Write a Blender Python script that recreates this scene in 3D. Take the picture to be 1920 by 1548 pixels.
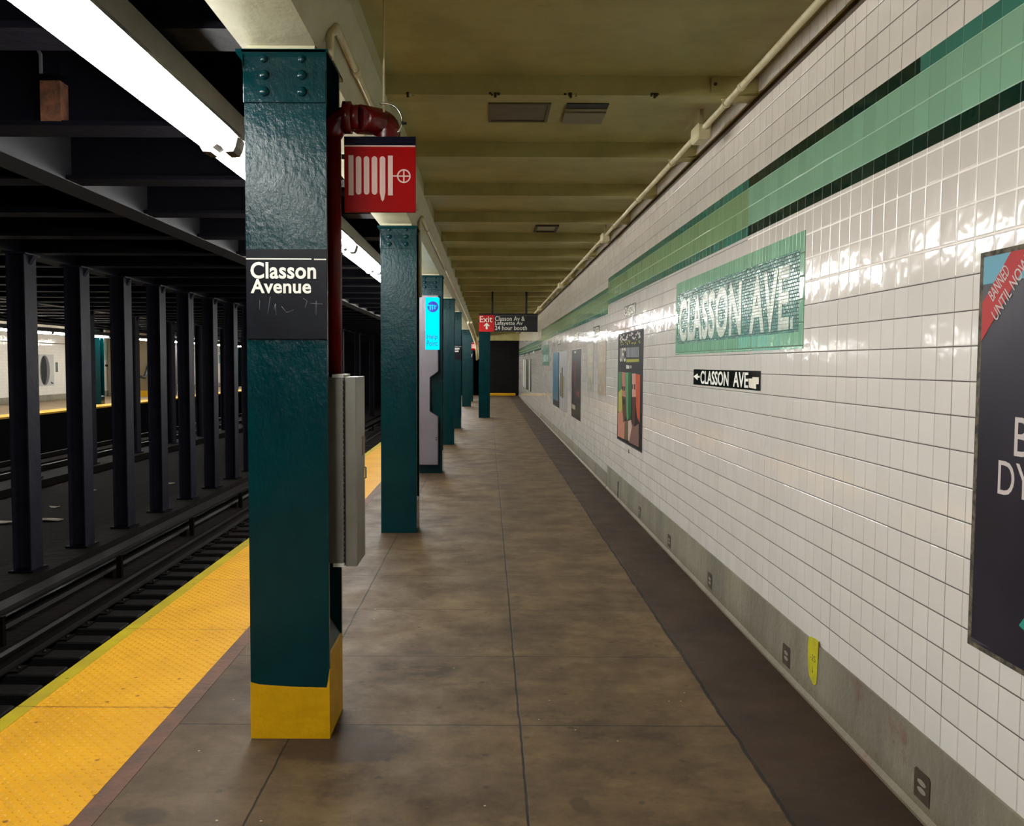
import bpy, bmesh, math, random
from mathutils import Vector, Matrix
random.seed(7)
for o in list(bpy.data.objects): bpy.data.objects.remove(o)
sc = bpy.context.scene
C = sc.collection
PI = math.pi

# ------------------------------------------------------------ camera, world, exposure
FPX, PPX, HOR, EYE, ROLL = 1650.0, 915.0, 682.0, 1.6, 0.004
PITCH = math.atan((774 - HOR) / FPX)
cam_d = bpy.data.cameras.new('camera')
cam = bpy.data.objects.new('camera', cam_d); C.objects.link(cam)
cam_d.sensor_width = 36; cam_d.lens = FPX / 1920 * 36
cam_d.shift_x = (960 - PPX) / 1920
cam_d.clip_end = 200; cam_d.clip_start = 0.05
cam.matrix_world = Matrix.Translation((0, 0, EYE)) @ Matrix.Rotation(PI / 2 - PITCH, 4, 'X') @ Matrix.Rotation(ROLL, 4, 'Z')
sc.camera = cam
w = bpy.data.worlds.new('world'); sc.world = w; w.use_nodes = True
w.node_tree.nodes['Background'].inputs[0].default_value = (0.5, 0.55, 0.8, 1)
w.node_tree.nodes['Background'].inputs[1].default_value = 0.0015
sc.view_settings.view_transform = 'Standard'; sc.view_settings.look = 'None'
sc.view_settings.gamma = 1; sc.view_settings.use_curve_mapping = False
sc.view_settings.exposure = 0.0
TUBE = 105.0                       # emission of the fluorescent tubes
sc.cycles.max_bounces = 8; sc.cycles.diffuse_bounces = 4; sc.cycles.glossy_bounces = 4
sc.cycles.caustics_reflective = False; sc.cycles.caustics_refractive = False
sc.cycles.sample_clamp_indirect = 6

# ------------------------------------------------------------ measured points
def ray(x, y):
    u = (x - PPX) / FPX; v = -(y - 774) / FPX
    c, s = math.cos(ROLL), math.sin(ROLL)
    u, v = u * c - v * s, u * s + v * c
    return u, math.cos(PITCH) + v * math.sin(PITCH), -math.sin(PITCH) + v * math.cos(PITCH)
def on_wall(x, y, X=1.555):       # -> (y, z) on the plane x = X
    a, b, c = ray(x, y); t = X / a; return b * t, EYE + c * t
def on_floor(x, y, z=0.0):        # -> (x, y) on a level plane
    a, b, c = ray(x, y); t = (z - EYE) / c; return a * t, b * t
def at_depth(x, y, d):            # -> (x, z) on the plane y = d
    a, b, c = ray(x, y); t = d / b; return a * t, EYE + c * t

# ------------------------------------------------------------ materials
def dim(m, k=(1, 1, 1)):       # helper to darken or tint one colour
    return (m[0] * k[0], m[1] * k[1], m[2] * k[2], 1)
def lin(r, g, b):
    f = lambda c: c / 12.92 if c <= .04045 else ((c + .055) / 1.055) ** 2.4
    return (f(r / 255), f(g / 255), f(b / 255), 1)
class NT:
    def __init__(s, name):
        s.m = bpy.data.materials.new(name); s.m.use_nodes = True
        s.t = s.m.node_tree; s.b = s.t.nodes['Principled BSDF']
        s.tc = s.t.nodes.new('ShaderNodeTexCoord')
        s.o = s.tc.outputs['Object']
    def link(s, a, b): s.t.links.new(a, b)
    def put(s, sock, v):
        if hasattr(v, 'links'): s.link(v, sock)
        else: sock.default_value = v
    def math(s, op, a, b=None, c=None, clamp=False):
        n = s.t.nodes.new('ShaderNodeMath'); n.operation = op; n.use_clamp = clamp
        for i, v in enumerate((a, b, c)):
            if v is not None: s.put(n.inputs[i], v)
        return n.outputs[0]
    def mapr(s, v, a, b, c=0.0, d=1.0, smooth=False):
        n = s.t.nodes.new('ShaderNodeMapRange')
        if smooth: n.interpolation_type = 'SMOOTHSTEP'
        s.put(n.inputs[0], v)
        for i, q in enumerate((a, b, c, d)): n.inputs[i + 1].default_value = q
        return n.outputs[0]
    def mix(s, f, a, b):
        n = s.t.nodes.new('ShaderNodeMix'); n.data_type = 'RGBA'
        s.put(n.inputs[0], f); s.put(n.inputs[6], a); s.put(n.inputs[7], b)
        return n.outputs[2]
    def noise(s, scale, detail=4, rough=.6, vec=None, stretch=None):
        n = s.t.nodes.new('ShaderNodeTexNoise')
        v = vec or s.o
        if stretch:
            mp = s.t.nodes.new('ShaderNodeMapping'); mp.inputs['Scale'].default_value = stretch
            s.link(v, mp.inputs[0]); v = mp.outputs[0]
        s.link(v, n.inputs['Vector'])
        n.inputs['Scale'].default_value = scale; n.inputs['Detail'].default_value = detail
        n.inputs['Roughness'].default_value = rough
        return n.outputs['Fac']
    def voro(s, scale, vec=None, stretch=None):
        n = s.t.nodes.new('ShaderNodeTexVoronoi'); n.voronoi_dimensions = '2D'; v = vec or s.o
        if stretch:
            mp = s.t.nodes.new('ShaderNodeMapping'); mp.inputs['Scale'].default_value = stretch
            s.link(v, mp.inputs[0]); v = mp.outputs[0]
        s.link(v, n.inputs['Vector']); n.inputs['Scale'].default_value = scale
        return n
    def white(s, a, b):
        c = s.t.nodes.new('ShaderNodeCombineXYZ'); s.put(c.inputs[0], a); s.put(c.inputs[1], b)
        n = s.t.nodes.new('ShaderNodeTexWhiteNoise'); s.link(c.outputs[0], n.inputs[0])
        return n.outputs['Value'], n.outputs['Color']
    def sep(s, v=None):
        n = s.t.nodes.new('ShaderNodeSeparateXYZ'); s.link(v or s.o, n.inputs[0]); return n.outputs
    def bump(s, h, dist=1.0, strength=1.0):
        n = s.t.nodes.new('ShaderNodeBump'); n.inputs['Strength'].default_value = strength
        n.inputs['Distance'].default_value = dist; s.link(h, n.inputs['Height'])
        s.link(n.outputs[0], s.b.inputs['Normal'])
    def col(s, v): s.put(s.b.inputs['Base Color'], v)
    def rough(s, v): s.put(s.b.inputs['Roughness'], v)

def mat(name, c1, c2=None, scale=3, lo=.4, hi=.62, rough=.5, metal=0, bump=0, bscale=40, spec=.5, stretch=None, c3=None, scale3=9, lo3=.62, hi3=.68):
    n = NT(name)
    c = c1
    if c2: c = n.mix(n.mapr(n.noise(scale, 6, .65, stretch=stretch), lo, hi), c1, c2)
    if c3: c = n.mix(n.mapr(n.noise(scale3, 5, .7), lo3, hi3), c, c3)
    n.col(c); n.rough(rough)
    n.b.inputs['Metallic'].default_value = metal
    n.b.inputs['Specular IOR Level'].default_value = spec
    if bump: n.bump(n.noise(bscale, 3, .6), bump)
    return n.m
def glow(name, c, strength):
    n = NT(name); n.col((0, 0, 0, 1))
    n.b.inputs['Specular IOR Level'].default_value = 0; n.b.inputs['Emission Color'].default_value = c; n.b.inputs['Emission Strength'].default_value = strength
    return n.m
def tile(name, base, var=.06, line=(.05, .042, .03, 1), vline=(.27, .24, .2, 1), pz=.1145, z0=.2895, py=.1093, y0=0.0,
         wz=.0046, wy=.0036, rough=.09, axis=1, tilt=.0011, brick=False, hue=None, spec=.5):
    n = NT(name); o = n.sep()
    a = n.math('DIVIDE', n.math('SUBTRACT', o[axis], y0), py)
    b = n.math('DIVIDE', n.math('SUBTRACT', o[2], z0), pz)
    ib = n.math('FLOOR', b)
    if brick: a = n.math('ADD', a, n.math('MULTIPLY', ib, .5))
    ia = n.math('FLOOR', a)
    fa = n.math('SUBTRACT', a, ia); fb = n.math('SUBTRACT', b, ib)
    da = n.math('MULTIPLY', n.math('SUBTRACT', .5, n.math('ABSOLUTE', n.math('SUBTRACT', fa, .5))), py)
    db = n.math('MULTIPLY', n.math('SUBTRACT', .5, n.math('ABSOLUTE', n.math('SUBTRACT', fb, .5))), pz)
    ma = n.mapr(da, wy * .35, wy * .65, 1, 0); mb = n.mapr(db, wz * .35, wz * .65, 1, 0)
    r, rc = n.white(ia, ib)
    k = n.mapr(r, 0, 1, 1 - var, 1.0)
    hs = n.t.nodes.new('ShaderNodeHueSaturation'); n.link(k, hs.inputs['Value']); hs.inputs['Color'].default_value = base
    c = hs.outputs[0]
    if hue: c = n.mix(n.mapr(rc, 0, 1), c, hue)
    c = n.mix(n.mapr(n.noise(1.3, 5, .6), .45, .8, 0, .16), c, (base[0] * .7, base[1] * .66, base[2] * .55, 1))
    c = n.mix(n.math('MULTIPLY', ma, n.mapr(n.noise(4), .3, .6, .35, 1)), c, vline)
    c = n.mix(mb, c, line)
    # wider dark joint every ninth tile
    big = n.math('FLOOR', n.math('DIVIDE', ia, 9)); fb9 = n.math('SUBTRACT', n.math('DIVIDE', a, 9), n.math('FLOOR', n.math('DIVIDE', a, 9)))
    if not brick:
        rr, _ = n.white(big, 3.0)
        m9 = n.math('MULTIPLY', n.mapr(fb9, .0010, .0035, 1, 0), n.mapr(n.noise(2.1), .42, .55))
        c = n.mix(m9, c, line)
    n.col(c)
    anyg = n.math('MAXIMUM', ma, mb)
    n.rough(n.mapr(anyg, 0, 1, rough, .7))
    n.b.inputs['Specular IOR Level'].default_value = spec
    g = n.math('MULTIPLY', n.math('MAXIMUM', n.mapr(da, 0, wy * 1.3, 1, 0, True), n.mapr(db, 0, wz * 1.3, 1, 0, True)), -.0016 if not brick else -.0006)
    sp = n.sep(rc)
    t1 = n.math('MULTIPLY', n.math('MULTIPLY', n.math('SUBTRACT', sp[0], .5), fa), tilt * 2)
    t2 = n.math('MULTIPLY', n.math('MULTIPLY', n.math('SUBTRACT', sp[1], .5), fb), tilt * 2)
    wv = n.math('MULTIPLY', n.noise(9, 2, .5), tilt * 2.4)
    n.bump(n.math('ADD', n.math('ADD', g, wv), n.math('ADD', t1, t2)), 1.0)
    return n.m

TILE_W = tile('white_tile', lin(212, 208, 201), .05, wz=.0038, vline=(.36, .33, .29, 1))
TILE_WL = tile('white_tile_light_joint', lin(214, 208, 199), .07, line=(.95, .92, .85, 1), vline=(.95, .92, .85, 1), wz=.006, wy=.006)
TILE_TOP = tile('white_tile_upper', lin(232, 225, 214), .05, vline=(.30, .25, .2, 1), wz=.0042)
G_LT = tile('green_tile', lin(134, 178, 150), .10, line=lin(150, 195, 165), vline=lin(90, 140, 110), pz=.112, z0=2.43, tilt=.0007)
G_DK = tile('dark_green_tile', lin(8, 44, 36), .3, line=(.02, .03, .02, 1), vline=(.03, .06, .05, 1), pz=.5, z0=.35, tilt=.0007)
G_OL = tile('olive_green_tile', lin(132, 164, 122), .10, line=lin(140, 170, 125), vline=lin(105, 140, 100), pz=.112, z0=2.43, tilt=.0007)
G_TL = tile('teal_tile', lin(62, 124, 108), .25, line=lin(60, 110, 95), vline=lin(80, 130, 115), pz=.5, z0=.35, tilt=.0007)
BORDER = tile('mint_tile', lin(128, 180, 148), .14, line=lin(60, 90, 75), vline=lin(150, 190, 165), py=.055, tilt=.0007)
MOSAIC = tile('mosaic_tile', lin(66, 128, 112), .5, line=lin(40, 75, 70), vline=lin(55, 90, 85), pz=.0185, z0=1.74, py=.034, wz=.0026, wy=.0026, brick=True, tilt=.0005, rough=.2, spec=.16)
MOS_LET = tile('mosaic_letter_tile', lin(186, 198, 182), .2, line=lin(130, 150, 140), vline=lin(140, 160, 150), pz=.0185, z0=1.74, py=.034, wz=.0016, wy=.0016, brick=True, tilt=.0005, rough=.22, spec=.2)
FAR_W = tile('far_white_tile', lin(214, 210, 200), .05, line=(.4, .38, .33, 1))

CREAM = mat('cream_paint', lin(176, 169, 111), lin(160, 151, 95), 2.2, rough=.5, bump=.004, bscale=9, c3=lin(137, 119, 84), scale3=3.5, lo3=.66, hi3=.8)
CREAM_B = mat('cream_girder_paint', lin(186, 185, 157), lin(177, 172, 141), 3, rough=.38, bump=.004, bscale=14, c3=lin(63, 53, 35), scale3=14, lo3=.70, hi3=.74)
CREAM_P = mat('cream_pipe_paint', lin(215, 207, 170), lin(197, 186, 147), 6, rough=.35)
STRIP = mat('gap_shade_and_seam_brown', lin(81, 67, 51), lin(70, 57, 43), 3, rough=.7)  # brown stands in for shade in the wall-top gap; also colours the far seam
SOOT = mat('sooty_steel', lin(6, 5, 13), lin(4, 3, 9), 3, rough=.6, bump=.004, bscale=14, c3=lin(10, 8, 14), scale3=5, lo3=.6, hi3=.75, spec=.1)
SOOT2 = mat('sooty_ceiling', lin(4, 4, 9), lin(2, 2, 6), 2, rough=.75, bump=.006, bscale=8, spec=.1)
RUST = mat('rusty_steel', lin(92, 54, 27), lin(53, 28, 15), 14, rough=.8, bump=.004, bscale=40)
DKCOL = mat('dark_column_paint', lin(32, 32, 42), lin(25, 25, 34), 4, rough=.5, bump=.003, bscale=30, c3=lin(23, 21, 24), scale3=6, lo3=.6, hi3=.7, spec=.1)

def teal_mat():
    n = NT('teal_paint')
    c = n.mix(n.mapr(n.noise(2.5, 5), .4, .65), lin(0, 44, 48), lin(0, 36, 42))
    c = n.mix(n.mapr(n.noise(26, 3, .7), .72, .76), c, lin(2, 52, 56))
    n.col(c); n.rough(n.mapr(n.noise(8), .3, .7, .15, .24))
    n.b.inputs['Specular IOR Level'].default_value = .2
    h = n.math('ADD', n.math('MULTIPLY', n.noise(34, 4, .6, stretch=(1.3, 1, .9)), .0024), n.math('MULTIPLY', n.noise(5, 2), .0035))
    n.bump(h, 1.0)
    return n.m
TEAL = teal_mat()
YEL_P = mat('yellow_paint', lin(196, 150, 0), lin(184, 140, 0), 5, rough=.45, bump=.004, bscale=18, spec=.3)
RED_P = mat('red_paint', lin(101, 10, 16), lin(81, 6, 11), 5, rough=.28, bump=.002, bscale=30, spec=.2)
RED_DK = mat('dark_red_paint', lin(93, 3, 7), lin(68, 2, 5), 7, rough=.25, bump=.002, bscale=30)
STEEL = mat('grey_steel', lin(129, 128, 122), lin(120, 117, 109), 3, rough=.36, metal=.55, bump=.0006, bscale=60)
STEEL_M = mat('brushed_steel', lin(196, 194, 186), lin(170, 168, 160), 3, rough=.22, metal=.9)
GREYP = mat('housing_grey', lin(67, 60, 54), lin(53, 44, 38), 4, rough=.5)
WHITE_P = mat('white_enamel', lin(240, 240, 236), rough=.35)
REFL = mat('dull_reflector', lin(120, 114, 104), rough=.5)
HOLD = mat('lampholder_grey', lin(70, 66, 62), rough=.5)
BLACK_P = mat('black_enamel', lin(26, 27, 32), lin(34, 35, 40), 4, rough=.3)
BLACK_M = mat('matte_black', lin(14, 14, 16), rough=.6)
PANEL_K = mat('black_sign_face', lin(14, 16, 22), lin(20, 23, 30), 7, rough=.32, c3=lin(35, 38, 45), scale3=6, lo3=.64, hi3=.72, spec=.1)
WHITE_T = mat('white_lettering', lin(236, 236, 226), rough=.5)
SIGN_R = mat('sign_red', lin(146, 2, 2), rough=.38, spec=.05)
SIGN_W = mat('sign_white', lin(214, 180, 170), rough=.5)
SIGN_N = mat('sign_navy', lin(7, 6, 25), rough=.4, spec=.05)
EXIT_R = mat('exit_red', lin(194, 12, 16), rough=.4)
GLOWT = glow('lit_tube', (1, .985, .95, 1), TUBE)
CYAN = glow('cyan_screen', (0, .74, 1, 1), 1.35)
BLUEL = mat('logo_blue', lin(0, 20, 170), rough=.4)
BLUET = mat('screen_text_blue', lin(0, 60, 120), rough=.4)
LAV = mat('kiosk_panel', lin(122, 116, 127), lin(116, 112, 119), 3, rough=.32, metal=.2)
KEDGE = mat('kiosk_edge', lin(32, 31, 43), rough=.4)
ENDW = mat('dark_end_wall', lin(20, 17, 17), lin(13, 11, 12), 2, rough=.75, stretch=(1, 1, 8), spec=.1)
RAILM = mat('rail_steel', lin(17, 11, 9), lin(10, 6, 5), 6, rough=.45, metal=.4, spec=.2)
RAILT = mat('rail_cover', lin(22, 20, 19), lin(15, 12, 11), 4, rough=.6, spec=.1)
TIE = mat('tie_wood', lin(11, 8, 8), lin(6, 4, 4), 7, rough=.75, bump=.01, bscale=16, spec=.2)
LITTER = mat('pale_litter', lin(165, 153, 137), rough=.9)

def ground_mat():
    n = NT('track_bed')
    c = n.mix(n.mapr(n.noise(1.3, 7, .7), .35, .65), lin(15, 5, 2), lin(7, 2, 1))
    c = n.mix(n.mapr(n.noise(14, 5, .8), .68, .75), c, lin(30, 12, 4))
    n.col(c); n.rough(.85); n.b.inputs['Specular IOR Level'].default_value = .1; n.bump(n.noise(7, 6, .7), .06)
    return n.m
GROUND = ground_mat()
def floor_mat():
    n = NT('platform_concrete'); o = n.sep()
    wob = n.math('MULTIPLY', n.math('SUBTRACT', n.noise(3.2, 3), .5), .018)
    x = n.math('ADD', o[0], wob); y = n.math('ADD', o[1], n.math('MULTIPLY', n.math('SUBTRACT', n.noise(2.3, 2), .5), .012))
    def vl(x0, wd, v=x): return n.mapr(n.math('ABSOLUTE', n.math('SUBTRACT', v, x0)), wd * .5, wd, 1, 0)
    jm = n.math('MAXIMUM', vl(.148, .0065), vl(-.842, .005))
    edge = n.math('ADD', x, n.math('MULTIPLY', n.math('SUBTRACT', n.noise(7, 4), .5), .03))
    jm = n.math('MAXIMUM', jm, vl(1.075, .012, edge))
    fy = n.math('DIVIDE', n.math('SUBTRACT', y, 3.82), .918)
    fr = n.math('ABSOLUTE', n.math('SUBTRACT', fy, n.math('ROUND', fy)))
    jy = n.math('MULTIPLY', n.mapr(fr, .0025, .006, 1, 0), n.mapr(x, 1.072, 1.078, 1, 0))
    jy = n.math('MULTIPLY', jy, n.mapr(n.noise(4), .25, .45, .35, 1))
    j = n.math('MAXIMUM', jm, jy)
    border = n.mapr(edge, 1.07, 1.085)
    ix = n.math('GREATER_THAN', x, .148); iy = n.math('ROUND', n.math('ADD', fy, .5))
    r, _ = n.white(ix, iy)
    base = n.mix(n.mapr(n.noise(1.5, 8, .72), .36, .64), lin(98, 79, 50), lin(58, 44, 28))
    base = n.mix(n.mapr(n.noise(5.5, 7, .8, stretch=(1, 1.5, 1)), .5, .68, 0, .6), base, lin(44, 33, 22))
    base = n.mix(n.mapr(n.noise(3.6, 8, .78, stretch=(.55, 1, 1)), .53, .68, 0, .6), base, lin(116, 98, 66))
    base = n.mix(n.mapr(n.noise(22, 4, .8), .56, .72, 0, .45), base, lin(50, 38, 26))
    base = n.mix(n.mapr(r, 0, 1, 0, .16), base, lin(52, 38, 24))
    dark = n.mix(n.mapr(n.noise(2.4, 6), .35, .7), lin(56, 40, 26), lin(36, 25, 17))
    base = n.mix(border, base, dark)
    base = n.mix(n.mapr(x, -1.0, -.55, .4, 0), base, lin(51, 40, 30))
    v = n.voro(5.0); sp = n.math('MULTIPLY', n.mapr(v.outputs['Distance'], .05, .085, 1, 0), n.math('GREATER_THAN', n.sep(v.outputs['Color'])[0], .80))
    base = n.mix(n.math('MULTIPLY', sp, .6), base, lin(39, 29, 19))
    v2 = n.voro(9.0); s2 = n.math('MULTIPLY', n.mapr(v2.outputs['Distance'], .025, .05, 1, 0), n.math('GREATER_THAN', n.sep(v2.outputs['Color'])[1], .975))
    base = n.mix(s2, base, lin(159, 147, 118))
    # old stains by the foot of the first column and in the near corner
    def blob(cx, cy, rx, ry, c, k, nz=9):
        nonlocal base
        a = n.math('DIVIDE', n.math('SUBTRACT', o[0], cx), rx); b = n.math('DIVIDE', n.math('SUBTRACT', o[1], cy), ry)
        d = n.math('SQRT', n.math('ADD', n.math('MULTIPLY', a, a), n.math('MULTIPLY', b, b)))
        d = n.math('ADD', d, n.math('MULTIPLY', n.math('SUBTRACT', n.noise(nz, 4), .5), .9))
        base = n.mix(n.mapr(d, .75, 1.05, k, 0), base, c)
    blob(-.6, 3.62, .32, .2, lin(44, 31, 21), .75)
    blob(-1.2, 3.02, .085, .07, lin(46, 35, 20), .8, 5)
    blob(.34, 3.12, .04, .07, lin(54, 38, 21), .7, 14)
    blob(-1.3, 4.1, .2, .35, lin(46, 34, 24), .5)
    base = n.mix(j, base, lin(24, 17, 10))
    n.col(base)
    n.rough(n.mapr(n.noise(3, 5), .3, .7, .5, .72))
    n.b.inputs['Specular IOR Level'].default_value = .28
    n.bump(n.math('ADD', n.math('MULTIPLY', j, -.0016), n.math('MULTIPLY', n.noise(30, 5), .0014)), 1)
    return n.m
FLOOR = floor_mat()
def tactile_mat(name, x_in, flat=False):
    n = NT(name); o = n.sep(); p = .0609
    a = n.math('DIVIDE', n.math('ADD', o[0], o[1]), p); b = n.math('DIVIDE', n.math('SUBTRACT', o[0], o[1]), p)
    fa = n.math('SUBTRACT', n.math('SUBTRACT', a, n.math('FLOOR', a)), .5); fb = n.math('SUBTRACT', n.math('SUBTRACT', b, n.math('FLOOR', b)), .5)
    d = n.math('SQRT', n.math('ADD', n.math('MULTIPLY', fa, fa), n.math('MULTIPLY', fb, fb)))
    dome = n.mapr(d, .15, .33, 1, 0, True)
    fy = n.math('DIVIDE', n.math('SUBTRACT', o[1], 4.0), 1.2)
    fr = n.math('ABSOLUTE', n.math('SUBTRACT', fy, n.math('ROUND', fy)))
    j = n.math('MULTIPLY', n.mapr(fr, .0022, .0048, 1, 0), n.mapr(n.noise(12), .3, .55, .15, 1))
    c = n.mix(n.mapr(n.noise(2.2, 5), .38, .68), lin(194, 141, 3), lin(180, 128, 4))
    c = n.mix(n.mapr(n.noise(9, 5, .7), .6, .78, 0, .55), c, lin(159, 114, 16))
    if flat: c = n.mix(n.mapr(n.noise(3.5, 5), .35, .65), lin(159, 144, 7), lin(139, 123, 17))
    v = n.voro(9.0); sp = n.math('MULTIPLY', n.mapr(v.outputs['Distance'], .05, .11, 1, 0), n.math('GREATER_THAN', n.sep(v.outputs['Color'])[0], .9))
    c = n.mix(n.math('MULTIPLY', sp, .85), c, lin(88, 38, 2))
    c = n.mix(j, c, lin(96, 56, 3))
    n.col(c); n.rough(.5); n.b.inputs['Specular IOR Level'].default_value = .25
    h = n.math('MULTIPLY', n.noise(50, 3), .0008)
    if not flat: h = n.math('ADD', h, n.math('MULTIPLY', dome, .0046))
    n.bump(n.math('ADD', h, n.math('MULTIPLY', j, -.004)), 1)
    return n.m
TACT = tactile_mat('tactile_yellow', 0)
EDGE = tactile_mat('edge_yellow', 0, True)
RUSTY = mat('rust_brown_strip', lin(88, 55, 37), lin(65, 42, 29), 6, rough=.7, bump=.006, bscale=20)
def base_mat():
    n = NT('baseboard_concrete'); o = n.sep()
    c = n.mix(n.mapr(n.noise(2.2, 6, .7, stretch=(1, 1, .35)), .35, .68), lin(131, 125, 108), lin(96, 92, 80))
    c = n.mix(n.mapr(n.noise(5, 6, .7, stretch=(1, 1, .3)), .58, .72, 0, .5), c, lin(112, 101, 73))
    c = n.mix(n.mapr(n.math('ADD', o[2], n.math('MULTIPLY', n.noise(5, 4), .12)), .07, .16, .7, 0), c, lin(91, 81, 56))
    red = n.math('MULTIPLY', n.mapr(n.noise(6, 5, .7), .54, .64), n.mapr(n.math('ABSOLUTE', n.math('SUBTRACT', o[1], 3.35)), .15, .45, .6, 0))
    c = n.mix(red, c, lin(103, 57, 42))
    n.col(c); n.rough(.62); n.bump(n.noise(24, 5), .006)
    return n.m
BASEM = base_mat()

# ------------------------------------------------------------ mesh helpers
class MB:
    def __init__(s): s.v = []; s.f = []; s.m = []; s.sm = []
    def add(s, vs, fs, mi=0, smooth=False):
        k = len(s.v); s.v += [tuple(p) for p in vs]
        for f in fs: s.f.append([k + i for i in f]); s.m.append(mi); s.sm.append(smooth)
        return s
    def box(s, x0, x1, y0, y1, z0, z1, mi=0, bev=0.0):
        if bev:
            b = bev; vs = []
            for z, q in ((z0, b), (z0 + b, 0), (z1 - b, 0), (z1, b)):
                X0, X1, Y0, Y1 = x0 + q, x1 - q, y0 + q, y1 - q; e = b * (1 if q == 0 else .3)
                vs += [(X0 + e, Y0, z), (X1 - e, Y0, z), (X1, Y0 + e, z), (X1, Y1 - e, z), (X1 - e, Y1, z), (X0 + e, Y1, z), (X0, Y1 - e, z), (X0, Y0 + e, z)]
            fs = [list(range(7, -1, -1)), list(range(24, 32))]
            for r in range(3):
                for i in range(8): fs.append([r * 8 + i, r * 8 + (i + 1) % 8, (r + 1) * 8 + (i + 1) % 8, (r + 1) * 8 + i])
            return s.add(vs, fs, mi)
        vs = [(x, y, z) for z in (z0, z1) for y in (y0, y1) for x in (x0, x1)]
        return s.add(vs, [(0, 2, 3, 1), (4, 5, 7, 6), (0, 1, 5, 4), (2, 6, 7, 3), (0, 4, 6, 2), (1, 3, 7, 5)], mi)
    def prism(s, pts, fr, n0, n1, mi=0):
        k = len(pts); vs = [fr(u, v, n0) for u, v in pts] + [fr(u, v, n1) for u, v in pts]
        return s.add(vs, [list(range(k)), list(range(2 * k - 1, k - 1, -1))] + [[i, (i + 1) % k, k + (i + 1) % k, k + i] for i in range(k)], mi)
    def tube(s, path, r, seg=14, mi=0, caps=True, smooth=True):
        path = [Vector(p) for p in path]; rs = r if isinstance(r, (list, tuple)) else [r] * len(path)
        ref = None; rings = []
        for i, p in enumerate(path):
            t = (path[min(i + 1, len(path) - 1)] - path[max(i - 1, 0)]).normalized()
            if ref is None: ref = t.orthogonal().normalized()
            ref = (ref - t * ref.dot(t)); ref = ref.normalized() if ref.length > 1e-6 else t.orthogonal().normalized()
            b = t.cross(ref)
            rings.append([p + (ref * math.cos(a) + b * math.sin(a)) * rs[i] for a in [2 * PI * j / seg for j in range(seg)]])
        vs = [q for r_ in rings for q in r_]; fs = []
        for i in range(len(rings) - 1):
            for j in range(seg): fs.append([i * seg + j, i * seg + (j + 1) % seg, (i + 1) * seg + (j + 1) % seg, (i + 1) * seg + j])
        s.add(vs, fs, mi, smooth)
        if caps:
            k = len(s.v) - len(vs)
            s.f.append([k + j for j in range(seg)][::-1]); s.m.append(mi); s.sm.append(False)
            s.f.append([k + (len(rings) - 1) * seg + j for j in range(seg)]); s.m.append(mi); s.sm.append(False)
        return s
    def dome(s, c, n, r, h=.55, seg=12, mi=0):
        c = Vector(c); n = Vector(n); a = n.orthogonal().normalized(); b = n.cross(a); vs = []; fs = []
        R = 5
        for i in range(R):
            t = PI / 2 * i / R
            for j in range(seg):
                q = 2 * PI * j / seg
                vs.append(c + (a * math.cos(q) + b * math.sin(q)) * r * math.cos(t) + n * r * h * math.sin(t))
        vs.append(c + n * r * h)
        for i in range(R - 1):
            for j in range(seg): fs.append([i * seg + j, i * seg + (j + 1) % seg, (i + 1) * seg + (j + 1) % seg, (i + 1) * seg + j])
        for j in range(seg): fs.append([(R - 1) * seg + j, (R - 1) * seg + (j + 1) % seg, len(vs) - 1])
        fs.append(list(range(seg))[::-1])
        return s.add(vs, fs, mi, True)
def link(o, parent=None):
    C.objects.link(o)
    if parent: o.parent = parent
    return o
def part(name, mb, mats, parent=None, loc=None):
    me = bpy.data.meshes.new(name); me.from_pydata(mb.v, [], mb.f)
    for m in (mats if isinstance(mats, (list, tuple)) else [mats]): me.materials.append(m)
    for p, mi, sm in zip(me.polygons, mb.m, mb.sm): p.material_index = mi; p.use_smooth = sm
    bm = bmesh.new(); bm.from_mesh(me); bmesh.ops.recalc_face_normals(bm, faces=bm.faces); bm.to_mesh(me); bm.free()
    o = bpy.data.objects.new(name, me)
    if loc: o.location = loc
    return link(o, parent)
def tag(o, label, cat, group=None):
    o['label'] = label; o['category'] = cat
    if group: o['group'] = group
    return o
def thing(name, label, cat, loc=(0, 0, 0), group=None):
    if abs(loc[0] - 1.555) < 1e-6: loc = (1.5542, loc[1], loc[2])
    if abs(loc[0] + 18) < 1e-6: loc = (-17.999, loc[1], loc[2])
    o = bpy.data.objects.new(name, None); o.location = loc; o.empty_display_size = .1
    return tag(link(o), label, cat, group)
def struct(name, mb, mats):
    o = part(name, mb, mats); o['kind'] = 'structure'; return o
def dup(root, loc, label, group=None, parts=True):
    r = root.copy(); C.objects.link(r); r.location = loc; r['label'] = label
    if group: r['group'] = group
    if parts:
        for ch in root.children:
            c = ch.copy(); C.objects.link(c); c.parent = r
            for g in ch.children:
                d = g.copy(); C.objects.link(d); d.parent = c
    return r
_font = bpy.data.curves.new('f', 'FONT').font
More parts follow.
